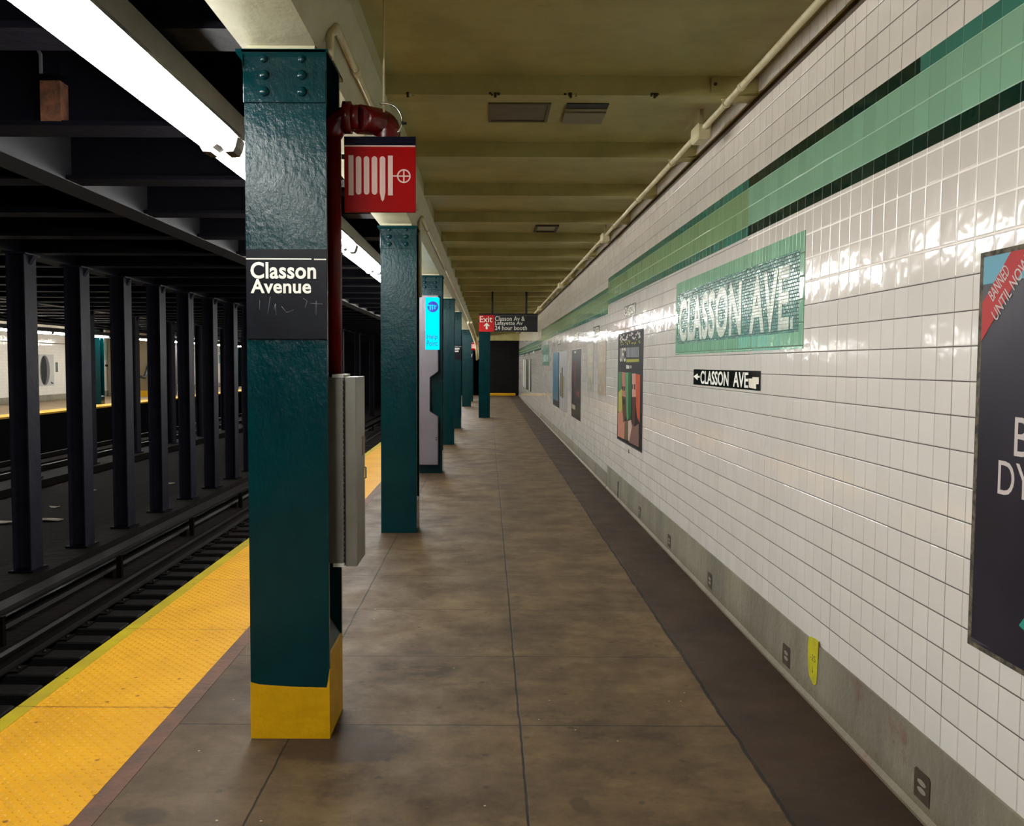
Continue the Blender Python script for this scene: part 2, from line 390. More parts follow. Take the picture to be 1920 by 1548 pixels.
def text_mb(s, fr, rect, n0, th=.002, bold=.0, mi=0):
    """letters filling rect = (u0, v0, u1, v1) in frame fr (u may run either way)"""
    cu = bpy.data.curves.new('t', 'FONT'); cu.body = s; cu.size = 1; cu.extrude = .01; cu.offset = bold; cu.resolution_u = 4
    cu.space_character = 1.0 + bold * 1.6
    ob = bpy.data.objects.new('t', cu); C.objects.link(ob)
    me = bpy.data.meshes.new_from_object(ob.evaluated_get(bpy.context.evaluated_depsgraph_get()))
    vs = [v.co.copy() for v in me.vertices]; fs = [list(p.vertices) for p in me.polygons]
    bpy.data.objects.remove(ob); bpy.data.curves.remove(cu); bpy.data.meshes.remove(me)
    x0 = min(v.x for v in vs); x1 = max(v.x for v in vs); y0 = min(v.y for v in vs); y1 = max(v.y for v in vs)
    u0, v0, u1, v1 = rect
    mb = MB(); mb.add([fr(u0 + (v.x - x0) / (x1 - x0) * (u1 - u0), v0 + (v.y - y0) / (y1 - y0) * (v1 - v0), n0 + (v.z + .01) / .02 * th) for v in vs], fs, mi)
    return mb
XW = 1.555
def wallR(u, v, n): return (XW - n, u, v)
XF = -18.0
def wallF(u, v, n): return (XF + n, u, v)
def front(y0): return lambda u, v, n: (u, y0 - n, v)
def quad_r(px): return [on_wall(*p) for p in px]

# ------------------------------------------------------------ setting
Y0, Y1 = -9.0, 45.0
struct('floor', MB().box(-2.10, XW + .2, Y0, Y1, -.25, 0), FLOOR)
struct('trim_1', MB().box(-1.445, -1.365, Y0, Y1, 0, .0025), RUSTY)
struct('floor_track', MB().box(-14.0, -2.3, Y0, 62, -1.6, -1.3), GROUND)
struct('wall_platform_edge', MB().box(-2.3, -1.9, Y0, Y1, -1.6, -.25).box(-2.185, -2.1, Y0, Y1, -.25, -.012), mat('edge_concrete', lin(60, 56, 50), lin(40, 37, 34), 3, rough=.8))

# right wall: strips of tile; each cell keeps one tile colour
segs = [(Y0, 3.24, 0.0, 2), (3.24, 5.33, 0.0, 0), (5.33, 11.5, 0.0, 1), (11.5, 25.9, -.1145, 1), (25.9, Y1, -.35, 1)]
wm = [TILE_W, TILE_WL, TILE_TOP, G_LT, G_DK, G_OL, G_TL, STRIP]
mb = MB()
def cell(a, b, z0, z1, mi): mb.add([(XW, a, z0), (XW, b, z0), (XW, b, z1), (XW, a, z1)], [(0, 1, 2, 3)], mi)
for a, b, s, k in segs:
    zz = [(0, 1.9, 0), (1.9, 2.37 + s, 1 if k != 1 else 0), (2.37 + s, 2.43 + s, 4 if k != 1 else 6), (2.43 + s, 2.655 + s, 3 if k != 1 else 5),
          (2.655 + s, 2.712 + s, 4 if k == 0 else 6), (2.712 + s, 3.105, 2), (3.105, 3.15, 7), (3.15, 3.3, 2)]  # thin brown band near the top is the gap's shade put into colour
    for z0, z1, mi in zz: cell(a, b, z0, z1, mi)
mb.add([(XW + .2, Y0, 0), (XW + .2, Y1, 0), (XW + .2, Y1, 3.6), (XW + .2, Y0, 3.6)], [(0, 1, 2, 3)], 0)
mb.add([(XW, Y0, 3.3), (XW, Y1, 3.3), (XW + .2, Y1, 3.6), (XW + .2, Y0, 3.6)], [(0, 1, 2, 3)], 0)
mb.add([(XW, Y0, 0), (XW, Y1, 0), (XW + .2, Y1, 0), (XW + .2, Y0, 0)], [(0, 1, 2, 3)], 0)
for yy in (Y0, Y1): mb.add([(XW, yy, 0), (XW + .2, yy, 0), (XW + .2, yy, 3.6), (XW, yy, 3.3)], [(0, 1, 2, 3)], 0)
struct('wall_right', mb, wm)
bb = MB()
def baseb(a, b, h): bb.prism([(XW, 0), (XW - .03, 0), (XW - .03, .012), (XW - .014, .03), (XW - .010, h), (XW, h)], lambda u, v, n: (u, a + n, v), 0, b - a)
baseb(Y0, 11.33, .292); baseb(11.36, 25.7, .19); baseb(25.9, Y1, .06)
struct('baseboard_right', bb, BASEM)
struct('trim_2', MB().box(XW - .018, XW - .001, 10.32, 10.36, 0, .22), mat('dark_gap', lin(40, 34, 28), rough=.9))

CEIL, CEILT = 3.26, 3.48
struct('ceiling', MB().box(-.9, XW, Y0, Y1 + 1, CEIL, CEIL + .3), CREAM)
struct('ceiling_track', MB().box(-14.2, -1.0, Y0, 62, CEILT, CEILT + .2), SOOT2)
# longitudinal girder carried by the platform columns
struct('trim_3', MB().prism([(-1.02, 2.895), (-.71, 2.895), (-.6, 3.15), (-.6, CEIL + .02), (-.9, CEIL + .05), (-1.03, CEILT + .02)], lambda u, v, n: (u, n, v), Y0, Y1), CREAM_B)
# cross beams over the platform
y = 5.173 - 9 * 1.523; k = 4
while y < Y1:
    struct('trim_%d' % k, MB().prism([(y, 3.15), (y + .146, 3.15), (y + .146, 3.19), (y + .10, CEIL + .01), (y - .0, CEIL + .01)], lambda u, v, n: (n, u, v), -.61, XW - .001), CREAM)
    y += 1.523; k += 1
# cross beams and girders over the tracks
y = 5.30 - 9 * 1.523
while y < 60:
    x1 = -1.03 if y < Y1 else -1.03
    struct('trim_%d' % k, MB().box(-14.1, x1, y, y + .27, 3.0, 3.03).box(-14.1, x1, y + .1, y + .17, 3.02, CEILT + .01), SOOT)
    y += 1.523; k += 1
for xg in (-3.37, -6.17, -10.8):
    struct('trim_%d' % k, MB().box(xg - .13, xg + .13, Y0, 61, 2.995, CEILT + .02), SOOT if xg != -3.37 else mat('girder_paint', lin(17, 18, 23), lin(11, 11, 16), 3, rough=.55)); k += 1
# walls that close the place
struct('wall_back', MB().box(-18.2, XW + .2, Y0 - .2, Y0, -1.6, 3.6), SOOT2)
struct('wall_tunnel', MB().box(-18.2, -.2, 62, 62.2, -1.6, 3.7), SOOT2)
struct('wall_end', MB().box(-.15, XW, Y1 - .3, Y1, 0, 2.78, 0).box(-.6, XW, Y1 - .45, Y1, 2.78, CEIL + .01, 1).box(-.25, -.15, Y1 - .35, Y1, 0, 2.78, 1), [ENDW, CREAM])
tag(part('wheel_stop', MB().box(-.1, 1.38, 44.3, 44.55, 0, .13, bev=.02), YEL_P), 'yellow painted kerb block in front of the dark doorway at platform end', 'kerb')

# ------------------------------------------------------------ platform edge
t = thing('tactile_edge_strip', 'yellow tactile warning strip with domes along the platform edge', 'tactile strip', (0, 0, 0))
part('tactile_surface', MB().box(-2.10, -1.445, Y0, Y1, 0, .004), TACT, t)
e = part('edge_board', MB().prism([(-2.185, -.012), (-2.185, 0), (-2.178, .006), (-2.10, .006), (-2.10, -.012)], lambda u, v, n: (u, n, v), Y0, Y1), EDGE, t)
e['label'] = 'flat greenish yellow edge board'

# ------------------------------------------------------------ columns of the platform
def column_parts(t, fill_yellow=False):
    W2 = .1675; D = .335; F = .022
    z0 = .0
    sh = MB()
    # flanges and web of the H section; origin = centre of front face on the floor
    if fill_yellow:
        sh.prism([(-W2, .245), (-.13, .235), (0, .226), (W2 - .012, .222), (W2 - .006, .25), (W2, .30), (W2, 2.86), (-W2, 2.86)], lambda u, v, n: (u, n, v), 0, F)
        yb = MB().prism([(-W2 - .001, 0), (W2 + .001, 0), (W2 + .001, .30), (W2 - .006, .25), (W2 - .012, .222), (0, .226), (-.13, .235), (-W2 - .001, .245)], lambda u, v, n: (u, n, v), -.001, F)
        yb.prism([(.0, 0), (W2, 0), (W2, .355), (W2 - .006, .362), (0, .362)], lambda u, v, n: (u, n, v), F, D - F)
        yb.prism([(-.0, 0), (-W2, 0), (-W2, .355), (0, .36)], lambda u, v, n: (u, n, v), F, D - F)
        yb.box(-W2, W2, D - F, D + .001, 0, .36)
        part('yellow_base', yb, YEL_P, t)['label'] = 'yellow painted column foot'
        part('mortar_fill', MB().prism([(.0, .36), (W2 - .006, .362), (.03, .56), (.0, .56)], lambda u, v, n: (u, n, v), F, D - F), mat('mortar', lin(70, 82, 84), lin(50, 62, 64), 6, rough=.7), t)
    else:
        sh.box(-W2, W2, 0, F, 0, 2.86)
        sh.prism([(-W2, 0), (W2, 0), (W2, .30), (.03, .46), (-.03, .46), (-W2, .30)], lambda u, v, n: (u, n, v), F, D - F)
    sh.box(-W2, W2, D - F, D, 0 if not fill_yellow else .36, 2.86)
    sh.box(-.0085, .0085, F, D - F, .3, 2.86)
    part('shaft', sh, TEAL, t)
    cp = MB().box(-W2 - .002, W2 + .002, -.009, 0, 2.665, 2.86, bev=.002)
    cp.prism([(-.022, 2.872), (-.022, 2.862), (-.016, 2.856), (-.011, 2.845), (-.009, 2.79), (0, 2.79), (0, 2.872)], lambda u, v, n: (n, u, v), -W2 - .004, W2 + .004)
    cp.prism([(-W2 - .028, 2.872), (-W2 - .028, 2.862), (-W2 - .02, 2.85), (-W2 - .004, 2.83), (-W2, 2.80), (-W2, 2.872)], lambda u, v, n: (u, n, v), -.018, D)
    cp.box(-W2 - .028, W2 + .012, -.022, D + .02, 2.86, 2.875)
    part('cap_bracket', cp, TEAL, t)
    for rx in (-.082, .072):
        for rz, r in ((2.838, .016), (2.775, .021), (2.708, .021)):
            part('rivet', MB().dome((rx, -.0085 if rz < 2.8 else -.012, rz), (0, -1, 0), r, .62), TEAL, t)
    part('bearing_plate', MB().box(-.155, .123, -.0, D, 2.875, 2.896), CREAM_B, t)
XC = -.8375
ycol = [3.675, 8.25, 12.83, 17.35, 21.85]
ordn = ['nearest', 'second', 'third', 'fourth', 'fifth', 'sixth', 'seventh', 'eighth', 'ninth', 'tenth', 'eleventh', 'twelfth', 'thirteenth', 'fourteenth', 'fifteenth', 'sixteenth', 'seventeenth', 'eighteenth', 'nineteenth', 'twentieth', 'twenty-first', 'twenty-second', 'twenty-third', 'twenty-fourth', 'twenty-fifth', 'twenty-sixth', 'twenty-seventh', 'twenty-eighth', 'twenty-ninth', 'thirtieth']
GC = 'riveted teal columns along our platform'
t = thing('steel_column', 'big teal riveted column in front with yellow painted foot', 'column', (XC, ycol[0], 0), GC)
column_parts(t, True)
col2 = thing('steel_column', 'second teal column from the front, bare of signs, left of the floor joint', 'column', (XC, ycol[1], 0), GC)
column_parts(col2)
dup(col2, (XC, ycol[2], 0), 'third teal column, the one carrying the blue-lit help kiosk')
dup(col2, (XC, ycol[3], 0), 'fourth teal column, just right of the help kiosk column')
dup(col2, (XC, ycol[4], 0), 'fifth teal column, with a small black name panel cut off by its neighbour')
dup(col2, (-.11, 26.12, 0), 'teal column standing under the red end of the exit sign')
dup(col2, (XC + .03, 33.0, 0), 'distant teal column in the row left of the exit sign column')
dup(col2, (XC + .03, 37.6, 0), 'farthest teal column, partly behind the one before it, with tiny black panel')

# name panels on columns
def name_panel(x, y, label):
    t = thing('station_name_panel', label, 'sign', (x, y, 0), 'black station name panels on columns')
    f = lambda u, v, n: (u, -n, v)
    part('panel', MB().box(-.166, .168, -.007, .0, 1.699, 2.070, bev=.0015), PANEL_K, t)
    part('stripe', MB().box(-.165, .105, -.0085, -.0068, 2.027, 2.032).box(.116, .166, -.0085, -.0068, 2.026, 2.031), WHITE_T, t)
    part('lettering', text_mb('Classon', f, (-.147, 1.948, .124, 2.017), .0068, .0016, .024), WHITE_T, t)
    part('lettering', text_mb('Avenue', f, (-.147, 1.888, .103, 1.947), .0068, .0016, .024), WHITE_T, t)
    return t
t = name_panel(XC, ycol[0] - .001, 'large black Classon Avenue name panel wrapped on the front column')
SCR = mat('scratch', lin(120, 124, 126), rough=.6)
def scratch(pts):
    s = MB()
    for a, b in zip(pts, pts[1:]): s.tube([(a[0], -.0072, a[1]), (b[0], -.0072, b[1])], .0007, 4)
    part('scratch_mark', s, SCR, t)
scratch([(-.066, 1.875), (-.072, 1.84), (-.078, 1.805)]); scratch([(-.052, 1.82), (-.046, 1.845), (-.042, 1.80)])
scratch([(.07, 1.868), (.086, 1.858), (.078, 1.83)]); scratch([(.1, 1.848), (.15, 1.845)]); scratch([(.124, 1.858), (.122, 1.80)])
scratch([(-.02, 1.835), (.0, 1.81), (.03, 1.82)]); scratch([(-.11, 1.86), (-.112, 1.82)])
name_panel(XC, ycol[4] - .001, 'small black name panel on the fifth teal column')
name_panel(XC + .03, 37.6 - .001, 'tiny black name panel on the farthest teal column')

# ------------------------------------------------------------ standpipe, hose sign, cabinet on the front column
t = thing('fire_standpipe', 'dark red standpipe rising beside the front teal column', 'pipe', (-.68, 3.92, 1.56))
def arc(c, a0, a1, r, n, fx): return [fx(c, r, a0 + (a1 - a0) * i / n) for i in range(n + 1)]
L = lambda x, y, z: (x + .68, y - 3.92, z - 1.56)
px_ = -.682
part('riser', MB().tube([L(px_, 3.9, 1.555), L(px_, 3.9, 2.60)], .036, 20), RED_P, t)
el = [L(px_, 3.9, 2.58)] + [L(px_ + .075 * (1 - math.cos(a)), 3.9, 2.60 + .068 * math.sin(a)) for a in [PI / 2 * i / 6 for i in range(7)]] + [L(-.60, 3.9, 2.668)]
part('lower_elbow', MB().tube(el, [.04] + [.05] * 7 + [.055], 20), RED_DK, t)
part('coupling', MB().tube([L(-.636, 3.9, 2.668), L(-.634, 3.9, 2.668), L(-.600, 3.9, 2.668), L(-.597, 3.9, 2.668)], [.058, .069, .069, .058], 22), RED_DK, t)
part('neck', MB().tube([L(-.60, 3.9, 2.668), L(-.565, 3.9, 2.668)], .055, 20), RED_DK, t)
up = [L(-.575, 3.9, 2.668), L(-.568, 3.9, 2.668), L(-.53, 3.9, 2.668)] + [L(-.49 + .035 * math.sin(a), 3.9 + .0 * a, 2.633 + .035 * math.cos(a)) for a in [PI / 2 * i / 6 for i in range(7)]] + [L(-.455, 3.9, 2.58), L(-.455, 3.9, 2.50)]
up = [(p[0], p[1] + (.092 if i > 3 else .092 * i / 4), p[2]) for i, p in enumerate(up)]
part('hose_outlet', MB().tube(up, [.056, .064, .062] + [.06] * 7 + [.056, .05], 22), RED_DK, t)
ring = [L(-.452 + .072 * math.cos(a), 3.90, 2.655 + .074 * math.sin(a)) for a in [(-46 + 156 * i / 14) * PI / 180 for i in range(15)]]
part('strap', MB().tube(ring, .005, 8), STEEL_M, t)
part('strap_bolt', MB().tube([L(-.385, 3.9, 2.645), L(-.36, 3.9, 2.645)], .006, 8).tube([L(-.381, 3.9, 2.645), L(-.376, 3.9, 2.645)], .011, 6, smooth=False), BLACK_M, t)
part('hanger_rod', MB().tube([L(-.462, 3.93, 2.70), L(-.462, 3.93, CEIL)], .0045, 8), CREAM_P, t)

def hose_sign(loc, label):
    t = thing('fire_hose_sign', label, 'sign', loc, 'red fire hose signs on the columns')
    W, H = .312, .326
    f = lambda u, v, n: (u, -n, v)
    part('sign_box', MB().box(0, W, 0, .016, 0, H - .038, bev=.001), SIGN_R, t)
    part('header', MB().box(0, W, -.0003, .016, H - .038, H), SIGN_N, t)
    g = MB().box(.001, W - .001, -.0012, 0, H - .044, H - .038)
    sx = lambda p: (p - 788) / 524 * W
    sz = lambda p: (1308 - p) / (1308 - 756) * H
    def rr(x0, x1, z0, z1, rounded=True):
        pts = []
        if rounded:
            r = (x1 - x0) / 2; cx = (x0 + x1) / 2
            pts = [(cx + r * math.cos(a), z1 - r + r * math.sin(a)) for a in [PI * i / 8 for i in range(9)]] + [(cx - r * math.cos(a), z0 + r - r * math.sin(a)) for a in [PI * i / 8 for i in range(9)]]
        else: pts = [(x0, z0), (x1, z0), (x1, z1), (x0, z1)]
        g.prism(pts, f, 0, .0014)
    rr(sx(820), sx(857), sz(1185), sz(893), False); rr(sx(1110), sx(1145), sz(1185), sz(895), False)
    for a, b in ((874, 914), (932, 972), (990, 1031)): rr(sx(a), sx(b), sz(1180), sz(900))
    a, b = sx(1049), sx(1090); c = (a + b) / 2; r = (b - a) / 2
    g.prism([(c + r * math.cos(q), sz(900) - r + r * math.sin(q)) for q in [PI * i / 8 for i in range(9)]] + [(a, sz(1165)), (c - .007, sz(1205)), (c - .007, sz(1212)), (c, sz(1230)), (c + .007, sz(1212)), (c + .007, sz(1205)), (b, sz(1165))], f, 0, .0014)
    g.box(sx(1145), sx(1180), -.0014, 0, sz(1048), sz(1038))
    cx, cz, R = sx(1226), sz(1044), .030; N = 28
    for i in range(N):
        q0, q1 = 2 * PI * i / N, 2 * PI * (i + 1) / N
        g.prism([(cx + R * math.cos(q0), cz + R * math.sin(q0)), (cx + R * math.cos(q1), cz + R * math.sin(q1)), (cx + (R - .006) * math.cos(q1), cz + (R - .006) * math.sin(q1)), (cx + (R - .006) * math.cos(q0), cz + (R - .006) * math.sin(q0))], f, 0, .0014)
    g.box(cx - R, cx + R, -.0014, 0, cz - .003, cz + .003).box(cx - .003, cx + .003, -.0013, 0, cz - R, cz + R)
    part('hose_symbol', g, SIGN_W, t)
    for bz in (.07, .23): part('bracket', MB().box(-.012, .0, .004, .012, bz, bz + .02), BLACK_M, t)
    return t
t = hose_sign((-.633, 3.9, 2.262), 'large red fire hose sign beside the front teal column')
dup(t, (-.66, 33.02, 2.1), 'tiny red fire hose sign far off, left of the exit sign column')

t = thing('utility_cabinet', 'tall narrow grey steel cabinet on the side of the front column', 'cabinet', (-.68, 3.79, .715))
L = lambda x0, x1, y0, y1, z0, z1: (x0 + .68, x1 + .68, y0 - 3.79, y1 - 3.79, z0 - .715, z1 - .715)
part('back_box', MB().box(*L(-.70, -.625, 3.795, 3.985, .728, 1.54), bev=.004), STEEL, t)
part('end_plate', MB().box(*L(-.672, -.624, 3.79, 3.985, 1.538, 1.553)), WHITE_P, t)
part('end_plate', MB().box(*L(-.672, -.624, 3.79, 3.985, .714, .73)), WHITE_P, t)
hg = MB()
for i in range(34): hg.tube([(.058, -.002, .02 + i * .0235), (.058, -.002, .036 + i * .0235)], .0032, 8)
part('hinge', hg, BLACK_M, t)
dr = part('door', MB().prism([(-.6185, 3.80), (-.574, 3.80), (-.569, 3.806), (-.568, 4.045), (-.574, 4.05), (-.6185, 4.05)], lambda u, v, n: (u + .68, v - 3.79, n), .0, .826), STEEL, t)
part('door_seam', MB().box(*L(-.626, -.618, 3.803, 4.04, .722, 1.538)), BLACK_M, t)
part('label_plate', MB().box(*L(-.5685, -.5665, 3.96, 4.045, 1.185, 1.27)), mat('copper_label', lin(128, 82, 66), lin(96, 84, 74), 30, rough=.5), dr)
part('latch', MB().tube([(.1115, .225, .36), (.121, .225, .36), (.121, .225, .41), (.1115, .225, .41)], .003, 8), BLACK_M, dr)

# ------------------------------------------------------------ help point on the third column
t = thing('help_point_kiosk', 'grey help point kiosk with glowing cyan panel on the third column', 'kiosk', (XC, ycol[2], 0))
K = lambda x: x - XC
def kx(px, py): x, z = at_depth(px, py, ycol[2] - .13); return x - XC, z
prof = [(-.20, .13), (.118, .13), (.118, .86), (.095, .90), (-.002, .93), (-.004, 1.37), (.02, 1.40), (.095, 1.47), (.118, 1.50), (.118, 2.585), (-.20, 2.585)]
prof = [(-.20, .13), (.118, .13), (.118, .84), (.0, .915), (.0, 1.40), (.118, 1.49), (.118, 2.585), (-.20, 2.585)]
part('body', MB().prism(prof, lambda u, v, n: (u, -n, v), .01, .125), KEDGE, t)
inner = [(-.19, .14), (.110, .14), (.110, .836), (-.008, .911), (-.008, 1.404), (.110, 1.494), (.110, 2.575), (-.19, 2.575)]
fp = part('face_panel', MB().prism(inner, lambda u, v, n: (u, -n, v), .125, .131), LAV, t)
s_ = part('light_panel', MB().box(-.068, .128, -.14, -.02, 1.80, 2.55, bev=.004), [CYAN], t); s_['label'] = 'glowing cyan light panel'
ff = lambda u, v, n: (u, -n, v)
lg = MB(); R = .078; cx, cz = .04, 2.415
pts = [(cx + R * math.cos(a), cz + R * math.sin(a)) for a in [2 * PI * i / 32 for i in range(32)]]
lg.prism(pts, ff, .14, .1415)
lo = part('logo', lg, BLUEL, s_); lm = MB()
for (x0, x1, z0, z1) in ((-.072, .025, .012, .028), (-.045, -.03, -.05, .02), (-.012, .002, -.045, .02), (.02, .034, -.038, .02), (.034, .06, .005, .018)):
    lm.prism([(cx + x0, cz + z0), (cx + x1, cz + z0 + .004), (cx + x1, cz + z1 - .004), (cx + x0, cz + z1)], ff, .141, .1425)
part('logo_mark', lm, CYAN, s_)
part('lettering', text_mb('Help', ff, (-.045, 1.935, .105, 2.02), .14, .0015, .0), BLUET, s_)
part('lettering', text_mb('Point', ff, (-.045, 1.855, .105, 1.93), .14, .0015, .0), BLUET, s_)
part('keyhole', MB().dome((.09, -.131, .53), (0, -1, 0), .009, .3).dome((.09, -.131, .50), (0, -1, 0), .009, .3), BLACK_M, t)

# ------------------------------------------------------------ fluorescent fixtures
def fixture(label, loc, group):
    t = thing('fluorescent_fixture', label, 'light fixture', loc, group)
    Ln = 2.2
    part('housing', MB().prism([(-.126, .035), (.127, .035), (.131, .04), (.127, .165), (-.235, .165)], lambda u, v, n: (u, n, v), .0, Ln), GREYP, t)
    part('reflector', MB().prism([(-.126, .031), (.128, .031), (.128, .035), (-.126, .035)], lambda u, v, n: (u, n, v), .004, Ln - .004), REFL, t)
    rl = MB().box(.128, .133, 0, Ln, .026, .046)
    part('side_rail', rl, STEEL_M, t)
    for sx in (-.055, .065):
        part('tube', MB().tube([(sx, .045, -.02), (sx, Ln - .045, -.02)], .019, 14), GLOWT, t)
    for y0, d in ((.0, 1), (Ln, -1)):
        part('lampholder', MB().prism([(-.11, .033), (-.095, -.02), (-.08, -.045), (-.035, -.048), (-.025, -.022), (0, -.005), (.03, -.022), (.042, -.048), (.09, -.045), (.103, -.018), (.116, .033)], lambda u, v, n: (u, n, v), y0, y0 + d * .07), HOLD, t)
    return t
FX, FZ = -1.508, 2.815
GF = 'fluorescent fixtures over the yellow platform edge'
f0 = fixture('fluorescent fixture nearest the camera, its end cut by the top left image edge', (FX, 5.02 - 2.2, FZ), GF)
k = 0; y = 5.02
names = {0: 'short glowing fixture stretch touching the left side of the front column', 1: 'fluorescent fixture passing behind the front teal column', 2: 'bright fluorescent fixture seen just right of the red standpipe', 3: 'fluorescent fixture ending behind the second teal column'}
while y < 44:
    lab = names.get(k, 'fluorescent fixture hidden behind the second teal column and beyond, over the platform edge')
    dup(f0, (FX, y, FZ), lab, GF); y += 2.2; k += 1
y = 5.02 - 2 * 2.2
while y > Y0 + .1:
    dup(f0, (FX, y, FZ), 'fluorescent fixture behind the camera above the yellow platform edge', GF); y -= 2.2
hg = MB()
y = 5.30 - 9 * 1.523
GF2 = 'fluorescent fixtures over the opposite platform'
y = 14.0; k = 0
f1 = None
while y < 60:
    lab = 'distant fluorescent fixture in the lit row over the opposite platform'
    dup(f0, (-14.6, y, 2.575), lab, GF2); y += 2.2
y = 5.02

# ------------------------------------------------------------ pipes
t = thing('ceiling_conduit', 'cream conduit running along the top of the tiled wall', 'pipe', (1.388, Y0, 3.128))
part('pipe', MB().tube([(0, 0, 0), (0, 53, 0)], .0185, 14), CREAM_P, t)
for yy in (5.86, 10.6, 17.0, 24.0):
    b = part('junction_box', MB().box(-.05, .045, yy - Y0 - .11, yy - Y0 + .08, -.075, .03, bev=.012), CREAM_P, t)
    part('stub_pipe', MB().tube([(.0, yy - Y0 - .02, .03), (.0, yy - Y0 - .02, .133)], .013, 10), CREAM_P, b)
y = 5.24
while y < 30:
    part('pipe_clamp', MB().box(-.03, .03, y - Y0 - .012, y - Y0 + .012, .017, .024).tube([(.0 + .024 * math.cos(a), y - Y0, .024 * math.sin(a)) for a in [2 * PI * i / 12 for i in range(13)]], .005, 6).tube([(.024, y - Y0, -.006), (.05, y - Y0, -.006)], .006, 6), CREAM_P, t)
    y += 1.523
for yy in (4.9, 8.2, 12.9, 18.3):
    part('coupling', MB().tube([(0, yy - Y0, 0), (0, yy - Y0 + .05, 0)], .023, 14), CREAM_P, t)
t = thing('girder_conduit', 'thin cream conduit along the girder from the front column back', 'pipe', (-.645, 3.75, 2.99))
el = [(-.024, .02, -.12), (-.022, .01, -.06), (-.02, .0, -.02)] + [(-.02 + .02 * (i / 5), .03 * math.sin(i / 5 * PI / 2), .03 * (1 - math.cos(i / 5 * PI / 2)) - .012 + .0) for i in range(1, 6)] + [(0, .2, .018), (0, 4.35, .018)]
part('pipe', MB().tube(el, .018, 12), CREAM_P, t)
part('coupling', MB().tube([(0, .55, .018), (0, .62, .018)], .023, 12), CREAM_P, t)
part('coupling', MB().tube([(0, 2.4, .018), (0, 2.47, .018)], .023, 12), CREAM_P, t)
t2 = thing('girder_conduit', 'thin cream conduit along the girder starting at the second column', 'pipe', (-.645, 8.55, 2.99))
el2 = [(-.015, .0, -.75)] + el[1:-1] + [(0, 30, .018)]
part('pipe', MB().tube(el2, .018, 12), CREAM_P, t2)
for q in (.8, 2.4, 4.6, 8): part('coupling', MB().tube([(0, q, .018), (0, q + .07, .018)], .023, 12), CREAM_P, t2)
for i, (a, b) in enumerate((((878, 606), (893, 648)), ((884, 606), (897, 646)))):
    p0 = at_depth(*a, 26.0); p1 = at_depth(*b, 31.0)
    tt = thing('distant_conduit', ['left', 'right'][i] + ' of two pale conduits dropping by the farthest columns, left of exit sign', 'pipe', (p0[0], 26, p0[1]))
    part('pipe', MB().tube([(0, -.3, .02), (0, 0, 0), (p1[0] - p0[0], 5, p1[1] - p0[1]), (p1[0] - p0[0] + .02, 5.1, p1[1] - p0[1] - .5)], .035, 8), CREAM_P, tt)

# ------------------------------------------------------------ ceiling fittings
t = thing('ceiling_vent', 'larger framed rectangular vent in the cream ceiling, left of the open one', 'vent', (.195, 5.91, CEIL))
part('frame', MB().box(-.20, .20, -.215, -.19, -.012, .0).box(-.20, .20, .185, .21, -.012, 0).box(-.20, -.18, -.19, .185, -.012, 0).box(.18, .20, -.19, .185, -.012, 0), mat('vent_frame', lin(101, 93, 69), rough=.6), t)
part('grille', MB().box(-.18, .18, -.19, .185, -.004, 0), mat('vent_panel', lin(106, 98, 80), lin(94, 85, 67), 6, rough=.5), t)
t = thing('ceiling_vent', 'square ceiling vent with a dark slot, right of the framed one', 'vent', (.63, 5.92, CEIL))
part('plate', MB().box(-.135, .135, -.06, .20, -.02, 0).box(-.135, .135, -.12, -.07, -.012, 0), mat('vent_plate_paint', lin(127, 120, 97), rough=.5), t)
part('slot', MB().box(-.135, .135, -.215, -.12, -.006, 0), BLACK_M, t)
t = thing('ceiling_vent', 'small distant ceiling vent beyond the third beam', 'vent', (.70, 10.85, CEIL))
part('frame', MB().box(-.14, .14, -.25, -.2, -.02, 0).box(-.14, .14, .2, .25, -.02, 0).box(-.14, -.11, -.2, .2, -.02, 0).box(.11, .14, -.2, .2, -.02, 0), mat('vent_frame_b', lin(70, 62, 44), rough=.6), t)
part('grille', MB().box(-.11, .11, -.2, .2, -.005, 0), mat('vent_grille', lin(156, 151, 122), rough=.5), t)
for i, (bx, nm) in enumerate(((-.47, 'leftmost'), (.035, 'second'), (.47, 'third'), (.955, 'rightmost'))):
    r = random.Random(i); m = MB()
    for j in range(7):
        m.dome((r.uniform(-.035, .035), r.uniform(0, .02), r.uniform(-.002, .006)), (0, -.5, -.8), r.uniform(.006, .013), .7, 7)
    m.tube([(0, .005, .01), (0, .005, -.018)], .008, 6)
    tag(part('rusted_anchor', m, mat('rust_dark', lin(44, 36, 19), rough=.9) if i == 0 else bpy.data.materials['rust_dark'], None, (bx, 5.168, 3.153)), nm + ' of four rusted anchor lumps on the nearest ceiling beam', 'anchor', 'rusted anchors on the beam')
t = thing('beam_bracket', 'small bolted bracket on the beam where the conduit passes', 'bracket', (1.30, 5.155, 3.20))
part('plate', MB().box(-.025, .025, 0, .02, -.035, .045, bev=.003), CREAM, t)
part('bolt', MB().dome((0, 0, .01), (0, -1, 0), .011, .7), RUST, t)

